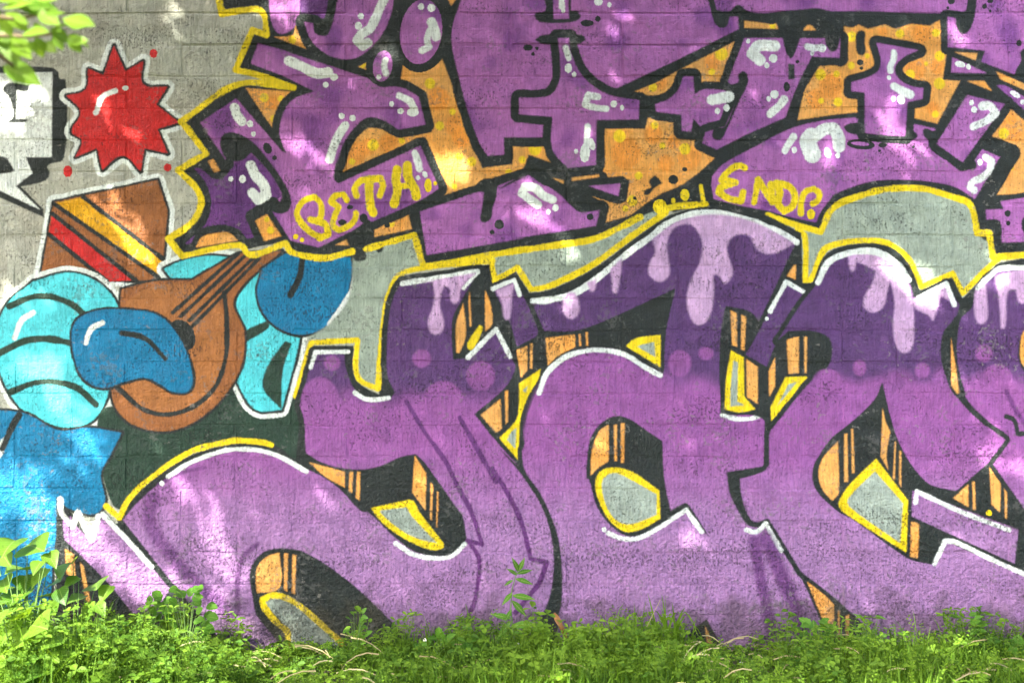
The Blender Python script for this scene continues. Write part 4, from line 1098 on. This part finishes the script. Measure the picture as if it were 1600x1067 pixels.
# the branch that shows: about a metre in front of the wall, each leaf an object
YB = -1.9
V, F = [], []
b_in = Vector((-2.6, -1.5, 2.4))
stem = [b_in, Vector((-1.9, -1.75, 2.05)), at(-160, -120, YB), at(-60, 20, YB), at(-10, 80, YB), at(10, 96, YB + .02)]
tube(V, F, stem, [.014, .010, .007, .005, .003, .002], 6)
for pts in ([(-60, 20), (20, 30), (70, 22), (104, 34)], [(-30, 55), (40, 58), (90, 52), (112, 60)], [(-100, -60), (-20, -16), (40, 2), (64, 4)], [(-10, 80), (14, 98), (20, 104)]):
    tube(V, F, [at(a, b, YB + 0.02 * i) for i, (a, b) in enumerate(pts)], [.0035, .0026, .002, .0012][:len(pts)], 5)
branch = build('leafy_branch', V, F, tree, M_TWIG, True)
LEAVES = [((4, 14), (52, 2)), ((8, 20), (44, 46)), ((20, 24), (44, 38)), ((28, 14), (88, 12)), ((58, 16), (92, 38)), ((98, 30), (146, 38)), ((-4, 44), (34, 66)), ((34, 56), (72, 44)),
          ((78, 44), (108, 62)), ((104, 56), (142, 68)), ((108, 60), (126, 80)), ((16, 62), (46, 84)), ((56, 58), (68, 90)), ((-6, 66), (28, 92)), ((4, 104), (60, 124)), ((-10, -6), (34, -4)),
          ((40, 0), (74, 10)), ((84, 50), (98, 78)), ((-20, 10), (10, 34)), ((46, 66), (58, 82)), ((-30, -30), (20, -22)), ((60, 4), (92, 18)), ((-40, 60), (6, 50)), ((0, 30), (20, 60)), ((70, 26), (100, 16))]
for k in range(20):
    a, b = rnd.uniform(-40, 110), rnd.uniform(-20, 84); ang = rnd.uniform(-.6, 1.3); L = rnd.uniform(18, 32)
    if a > 70 and b < 14 or b > 70 and a > 40: continue
    LEAVES.append(((a, b), (a + L * math.cos(ang), b + L * math.sin(ang))))
for (a, b), (c, d) in LEAVES:
    yb = YB + rnd.uniform(-.06, .08); p = at(a, b, yb); q = at(c, d, yb + rnd.uniform(-.015, .02))
    nrm = Vector((-0.35 + rnd.uniform(-.3, .3), -0.7, 0.75 + rnd.uniform(-.35, .3)))
    o = put_leaf(branch, 'tree', p, q - p, nrm, (q - p).length * 1.05, rnd.uniform(0.95, 1.35))

# ----------------------------------------------------------------- grass
def height_at(u):
    return float(np.interp(u, [-300, 0, 120, 230, 340, 410, 525, 565, 700, 840, 900, 1000, 1120, 1200, 1300, 1420, 1600, 1900],
                           [.18, .18, .14, .10, .070, .026, .026, .075, .085, .105, .110, .100, .055, .060, .100, .085, .095, .10]))
def tall(x, y):
    a = mnoise.noise(Vector((x * 3.1, y * 3.1, 1.3))) * .5 + .5; b = mnoise.noise(Vector((x * 11, y * 11, 5.3))) * .5 + .5
    return 0.10 + 1.45 * a * a + 1.0 * b * b
def grass():
    V, F = [], []
    def blade(p, h, w, lean, az):
        d = Vector((math.cos(az), math.sin(az), 0)); s = Vector((-d.y, d.x, 0)) * w * .5
        b0 = len(V)
        for i, (t, k) in enumerate(((0, .8), (.4, 1.0), (.75, .65))):
            c = p + d * lean * h * t * t + Vector((0, 0, h * (t - 0.25 * lean * t * t)))
            V.append(c - s * k); V.append(c + s * k)
        V.append(p + d * lean * h + Vector((0, 0, h * (1 - 0.35 * lean))))
        F.extend(((b0, b0+1, b0+3, b0+2), (b0+2, b0+3, b0+5, b0+4), (b0+4, b0+5, b0+6)))
    for i in range(52000):
        near = i < 40000
        y = -rnd.uniform(0.012, 0.62) if near else -rnd.uniform(0.5, 2.2)
        x = rnd.uniform(-1.55, 1.55) if near else rnd.uniform(-2.4, 2.4)
        u = x / UNIT * CAM_D / (CAM_D + y) + 800
        cl = mnoise.noise(Vector((x * 6, y * 6, 3.1))) * .5 + .5
        if rnd.random() > 0.35 + 0.9 * cl: continue
        h = height_at(u) * (rnd.uniform(0.3, 1.0) + (rnd.random() < .07) * rnd.uniform(.2, .9)) * tall(x, y)
        if y < -0.3 : h *= 0.8
        blade(Vector((x, y, -0.004)), h, rnd.uniform(.0016, .0042), rnd.uniform(.15, 1.1), rnd.uniform(0, 6.283))
    tag(build('grass', V, F, None, M_GRASS), 'fresh green grass growing along the foot of the wall', 'grass', kind='stuff')
grass()
def dry_grass():
    V, F = [], []
    for i in range(220):
        y = -rnd.uniform(.02, .6); x = rnd.uniform(-1.5, 1.5); L = rnd.uniform(.03, .10); az = rnd.uniform(0, 6.28)
        p = Vector((x, y, rnd.uniform(.0, .03))); q = p + Vector((math.cos(az) * L, math.sin(az) * L * .6, rnd.uniform(0, .5) * L)); s = Vector((0, .001, .0012)); b0 = len(V)
        for c in bend(p, q, Vector((0, 0, L * .12)), 3): V.extend((c - s, c + s))
        F.extend([(b0 + 2*k, b0 + 2*k + 1, b0 + 2*k + 3, b0 + 2*k + 2) for k in range(3)])
    tag(build('dry_grass', V, F, None, M_STRAW), 'scattered dry straw blades lying in the green grass', 'dry grass', kind='stuff')
dry_grass()
def ground_cover():
    """low herbs between the grass: three-part leaves and feathery sprigs on short stalks"""
    V, F = [], []
    def leaflet(c, d, n, L, W):
        x = d.cross(n).normalized(); b0 = len(V)
        for a, b, e in ((0, 0, 0), (.45, .5, .1), (.85, .36, .06), (1, 0, -.05), (.85, -.36, .06), (.45, -.5, .1)):
            V.append(c + d * L * a + x * W * b + n * L * e)
        F.extend(((b0, b0+1, b0+2, b0+3), (b0, b0+3, b0+4, b0+5)))
    def stem(p, c):
        b0 = len(V); s = Vector((.0006, 0, 0)); V.extend((p - s, p + s, c + s * .6, c - s * .6)); F.append((b0, b0+1, b0+2, b0+3))
    for i in range(9500):
        left = i >= 5500                     # the lush corner at the left
        y = -rnd.uniform(0.012, 0.60); x = rnd.uniform(-1.45, -0.55) if left else rnd.uniform(-1.5, 1.5)
        u = x / UNIT * CAM_D / (CAM_D + y) + 800
        cl = mnoise.noise(Vector((x * 5 + 9, y * 5, 7.7))) * .5 + .5
        if rnd.random() > 0.25 + 0.9 * cl: continue
        h = height_at(u) * rnd.uniform(0.2, 0.85) * tall(x, y)
        if left: h *= rnd.uniform(.8, 1.25)
        c = Vector((x, y, h)); stem(Vector((x + rnd.uniform(-.01, .01), y, 0)), c); up = Vector((rnd.uniform(-.5, .5), rnd.uniform(-.8, .2), 1)).normalized()
        if rnd.random() < .55:
            L = rnd.uniform(.007, .018) * (1.35 if left else 1); a0 = rnd.uniform(0, 6.28)
            for k in range(3):
                d = Vector((math.cos(a0 + k * 2.094), math.sin(a0 + k * 2.094), .15)); d = (d - up * d.dot(up)).normalized()
                leaflet(c, d, up, L, L * .8)
        else:
            d = Vector((rnd.uniform(-1, 1), rnd.uniform(-1, .4), rnd.uniform(.3, 1.2))).normalized(); n = d.orthogonal().normalized(); x_ = d.cross(n)
            for k in range(7):
                s = 1 if k % 2 else -1
                leaflet(c + d * .005 * k, (d * .6 + x_ * s).normalized(), n, rnd.uniform(.006, .010), .0035)
    for i in range(95):                      # ragged taller clumps overlapping the foot of the wall
        x0 = rnd.uniform(-1.4, 1.4) if i < 70 else rnd.uniform(-1.3, -.75); y0 = -rnd.uniform(.03, .40); top = rnd.uniform(.06, .13) * (1.35 if x0 < -.85 else 1.2 if x0 < -.6 else 1); kind = rnd.random()
        u = x0 / UNIT * CAM_D / (CAM_D + y0) + 800
        if 380 < u < 545: top *= .3
        if 1090 < u < 1200: top *= .45
        for k in range(rnd.randint(10, 22)):
            c = Vector((x0 + rnd.gauss(0, .018), y0 + rnd.gauss(0, .015), top * rnd.uniform(.35, 1)))
            stem(Vector((x0 + rnd.gauss(0, .004), y0, 0)), c)
            up = Vector((rnd.uniform(-.5, .5), rnd.uniform(-.9, .1), 1)).normalized(); a0 = rnd.uniform(0, 6.28)
            L = rnd.uniform(.010, .022); wd = .75 if kind < .4 else .35
            for m in range(1 if kind < .25 else 3):
                d = Vector((math.cos(a0 + m * 2.094), math.sin(a0 + m * 2.094), .1)); d = (d - up * d.dot(up)).normalized()
                leaflet(c, d, up, L, L * wd)
    tag(build('ground_cover', V, F, None, M_HERB), 'low leafy herbs mixed into the grass below the wall', 'ground cover', kind='stuff')
ground_cover()

# ----------------------------------------------------------------- single plants
def stalk(parent, paths, r, mat=M_STEM, name='stem'):
    V, F = [], []
    for p in paths: tube(V, F, p, [r * (1 - .6 * i / (len(p) - 1)) for i in range(len(p))], 5)
    return build(name, V, F, parent, mat, True)
def broad_plant(u0, y, leaves, label):
    base = on_ground(u0, y); t = empty('broad_leaved_weed', base)
    tag(t, label, 'weed', 'broad-leaved weeds at the left edge')
    paths = []; spots = []
    for (u, v, size) in leaves:
        yy = y + rnd.uniform(-.05, .05); c = at(u, v, yy); L = size * UNIT * 1.05
        away = Vector((c.x - base.x, 0, 0)); d = Vector((away.x * 2 + rnd.uniform(-.5, .5), -0.55 + rnd.uniform(-.2, .3), -0.12 + rnd.uniform(-.3, .3))).normalized()
        p = c - d * L * .45
        paths.append(bend(base + Vector((rnd.uniform(-.01, .01), rnd.uniform(-.01, .01), -.005)), p, Vector((0, .01, .015)), 5)); spots.append((p, d, L))
    stalk(t, paths, .0022)
    for p, d, L in spots:
        put_leaf(t, 'broad', p, d, Vector((-.35 + rnd.uniform(-.35, .35), -.55 + rnd.uniform(-.3, .25), .8)), L, rnd.uniform(.85, 1.1))
broad_plant(35, -0.34, [(54, 854, 60), (14, 850, 50), (28, 888, 42), (6, 912, 40), (26, 930, 50), (62, 900, 36), (44, 952, 44), (-20, 880, 50), (80, 872, 30), (38, 910, 34), (70, 930, 36), (10, 875, 30), (-8, 945, 44), (58, 884, 26)], 'tallest broad-leaved weed with heart-shaped leaves at the left edge')
broad_plant(118, -0.30, [(102, 886, 46), (88, 908, 36), (150, 914, 42), (165, 925, 30), (80, 946, 36), (120, 934, 30), (100, 960, 32), (138, 950, 28), (112, 908, 26), (96, 930, 30), (156, 950, 24), (128, 970, 30)], 'broad-leaved weed between the tallest weed and the clover-like weeds')
broad_plant(24, -0.52, [(22, 966, 50), (60, 978, 52), (6, 998, 42), (62, 1006, 40), (58, 1050, 60), (18, 1062, 56), (-12, 1030, 50), (96, 1030, 38), (34, 1000, 36), (84, 1004, 30), (36, 1030, 36), (-4, 965, 36)], 'lowest broad-leaved weed in the bottom left corner')

def bushy(name, key, u0, y, box, n, size, label, group, mat=M_STEM, wide=1.0):
    """a leafy weed: n leaves on thin stalks inside the outline box (u0,u1,v0,v1)"""
    base = on_ground(u0, y); t = empty(name, base); tag(t, label, 'weed', group)
    paths = []; spots = []
    for k in range(n):
        f = k / max(1, n - 1)
        v = box[2] + (box[3] - box[2]) * f; half = (box[1] - box[0]) / 2 * (0.35 + 0.65 * math.sin(math.pi * min(1, f * .8 + .12)))
        u = (box[0] + box[1]) / 2 + rnd.uniform(-1, 1) * half
        c = at(u, v, y + rnd.uniform(-.02, .02)); L = size * UNIT * rnd.uniform(.8, 1.25)
        d = Vector((u - (box[0] + box[1]) / 2, rnd.uniform(-14, 4), rnd.uniform(-6, 14))).normalized()
        paths.append(bend(base, c, Vector((0, 0, .006)), 4)); spots.append((c, d, L))
    stalk(t, paths, .0011, mat)
    for c, d, L in spots:
        put_leaf(t, key, c - d * L * .2, d, Vector((rnd.uniform(-.4, .2), -.6 + rnd.uniform(-.3, .3), .75)), L, wide)
    return t
G1 = 'leafy weeds in front of the wall'
bushy('round_leaved_weed', 'round', 236, -.10, (212, 258, 926, 1000), 22, 15, 'left one of two clover-like weeds below the lilac letter corner', G1)
bushy('round_leaved_weed', 'round', 292, -.12, (256, 328, 918, 1006), 34, 15, 'larger clover-like weed with pale round leaves, right of its twin', G1)
bushy('toothed_weed', 'tooth', 556, -.10, (536, 576, 956, 1006), 14, 14, 'small toothed weed in front of the black arch and yellow line', G1)
bushy('toothed_weed', 'tooth', 1272, -.09, (1250, 1296, 970, 1010), 18, 20, 'dark green toothed weed in front of the narrow orange stripes', G1)
bushy('feathery_weed', 'lance', 1366, -.10, (1336, 1382, 962, 1012), 20, 16, 'thin feathery weed right of the orange stripes', G1)
bushy('feathery_weed', 'tooth', 1512, -.08, (1488, 1532, 960, 1012), 20, 14, 'upright seedy weed below the lilac letter at the right', G1)
bushy('round_leaved_weed', 'round', 1590, -.14, (1570, 1612, 1008, 1048), 18, 20, 'pale round-leaved weed at the right edge', G1)
bushy('toothed_weed', 'tooth', 690, -.16, (660, 724, 992, 1030), 18, 17, 'toothed weed in the grass left of the tall narrow-leaved weed', G1)
bushy('round_leaved_weed', 'round', 1108, -.22, (1090, 1130, 1030, 1056), 12, 14, 'low round-leaved weed in the grass below the small black triangle', G1)

# tall narrow-leaved weed in the middle
base = on_ground(812, -.09); tw = empty('narrow_leaved_weed', base)
tag(tw, 'tall weed with narrow pointed leaves against the black curve in the middle', 'weed', G1)
top = at(810, 886, -.09); mid_ = at(798, 950, -.09)
axis = [base, at(802, 990, -.09), mid_, at(800, 920, -.09), top]
stalk(tw, [axis], .0022)
for (u, v, du, dv, L) in ((810, 892, -5, -14, 20), (810, 892, 6, -13, 19), (808, 896, 16, -5, 20), (808, 898, -12, -10, 16), (806, 904, 20, 4, 22), (802, 906, -8, 4, 14), (800, 926, -12, 12, 20), (801, 930, 24, 2, 28), (800, 938, 14, 14, 26),
                         (799, 952, -6, 10, 18), (798, 966, -22, -6, 26), (798, 972, -14, 14, 26), (799, 978, 22, -4, 30), (799, 986, 18, 8, 26), (800, 992, -20, 4, 24), (800, 1000, 16, 2, 24)):
    p = at(u, v, -.09); d = Vector((du, rnd.uniform(-12, 2), -dv)).normalized()
    put_leaf(tw, 'lance', p, d, Vector((rnd.uniform(-.2, .2), -.8, .5)), L * UNIT * 1.25, 1.35)

# arching grass tuft with a broken straw
base = on_ground(1046, -.10); tuft = empty('grass_tuft', base)
tag(tuft, 'tuft of long arching grass blades left of the small black triangle', 'grass tuft')
for k, (u, v, up) in enumerate(((1074, 958, 20), (1090, 1002, 46), (1012, 936, 6), (1034, 938, 4), (1082, 985, 40), (1064, 972, 30), (1050, 950, 10), (1022, 962, 16), (1100, 1012, 40), (1010, 985, 20), (1070, 1005, 40), (1030, 975, 20))):
    V, F = [], []
    q = at(u, v - 10, -.12 - rnd.uniform(-.02, .05)); s = base + Vector((rnd.uniform(-.02, .02), rnd.uniform(-.01, .01), 0))
    pts = bend(s, q, Vector((0, 0, up * UNIT)), 6); side = Vector((rnd.uniform(.3, 1), -.5, .2)).normalized()
    for i, p in enumerate(pts):
        w = .0034 * (1 - (i / 6) ** 2) + .0003
        V += [p - side * w, p + side * w]
    F = [(2*i, 2*i+1, 2*i+3, 2*i+2) for i in range(6)]
    build('blade', V, F, tuft, M_GRASS)
st = empty('broken_straw', on_ground(992, -.13)); tag(st, 'pale bent straw stalk leaning in the grass beside the arching tuft', 'straw')
stalk(st, [[at(990, 1036, -.13), at(1000, 1012, -.13), at(1008, 984, -.13), at(1032, 936, -.12)]], .0016, M_STRAW, 'stalk')
V, F = [], []
side = Vector((.8, -.5, .3)).normalized()
pts = bend(at(1008, 980, -.14), at(990, 1000, -.14), Vector((-.004, 0, .006)), 5)
for i, p in enumerate(pts): w = .004 * math.sin(math.pi * (i + .6) / 6.2); V += [p - side * w, p + side * w]
build('dry_leaf', V, [(2*i, 2*i+1, 2*i+3, 2*i+2) for i in range(5)], st, M_STRAW)

# dead leaf, pebbles, flowers
V, F = [], []
for i in range(7):
    t = i / 6; p = at(866 + 20 * t, 958 + 40 * t, -.11 - .02 * math.sin(3 * t)); w = (.0075 + .0025 * math.sin(9 * t)) * math.sin(math.pi * (t * .9 + .07))
    V += [p + Vector((-w, .004, 0)), p, p + Vector((w, .005, .002))]
for i in range(6):
    a, c = 3 * i, 3 * i + 3; F += [(a, a+1, c+1, c), (a+1, a+2, c+2, c+1)]
tag(build('dead_leaf', V, F, None, M_DEAD, True), 'curled rusty brown dead leaf standing in the grass', 'dead leaf')
def pebble(u, v, y, r, label):
    bm = bmesh.new(); bmesh.ops.create_icosphere(bm, subdivisions=2, radius=r)
    for q in bm.verts: q.co = Vector((q.co.x * 1.3, q.co.y, q.co.z * .8)) * (1 + .18 * mnoise.noise(q.co * 90 + Vector((u, 0, 0))))
    me = bpy.data.meshes.new('pebble'); bm.to_mesh(me); bm.free()
    me.polygons.foreach_set('use_smooth', [True] * len(me.polygons))
    o = mesh_obj('pebble', me, None, M_STONE); o.location = at(u, v, y); tag(o, label, 'pebble', 'pale pebbles in the grass')
pebble(807, 1007, -.12, .007, 'white pebble in the grass at the foot of the tall narrow-leaved weed')
pebble(1022, 1018, -.13, .007, 'pale pebble beside the bent straw stalk')
def flower(u, v, y, r, mat, name, label, group):
    top = at(u, v, y); base = Vector((top.x + .004, y + .01, 0)); t = empty(name, base); tag(t, label, 'flower', group)
    stalk(t, [bend(base, top, Vector((.004, 0, 0)), 4)], .0009)
    n = Vector((-.1, -.75, .65)).normalized(); a = n.orthogonal().normalized(); b = n.cross(a)
    for k in range(5):
        q = k * 1.2566; d = a * math.cos(q) + b * math.sin(q); s = n.cross(d)
        V = [top, top + d * r * .5 + s * r * .42 + n * r * .12, top + d * r + s * r * .3 + n * r * .35, top + d * r * 1.05 + n * r * .33, top + d * r - s * r * .3 + n * r * .35, top + d * r * .5 - s * r * .42 + n * r * .12]
        build('petal', V, [(0, 1, 2, 3), (0, 3, 4, 5)], t, mat)
    bm = bmesh.new(); bmesh.ops.create_icosphere(bm, subdivisions=1, radius=r * .28, matrix=Matrix.Translation(top + n * r * .15))
    me = bpy.data.meshes.new('centre'); bm.to_mesh(me); bm.free(); mesh_obj('centre', me, t, M_PETAL)
flower(986, 1056, -.20, .0095, M_PETAL, 'yellow_flower', 'yellow buttercup flower in the grass at the bottom edge', None)
for (u, v) in ((1318, 1036), (1338, 1046), (1281, 1040), (1100, 1022), (1158, 1036), (1368, 1056), (664, 1000)):
    flower(u, v, -.17, .0042, M_WHITE, 'small_white_flower', 'tiny white wildflower scattered in the shaded grass', 'tiny white wildflowers')
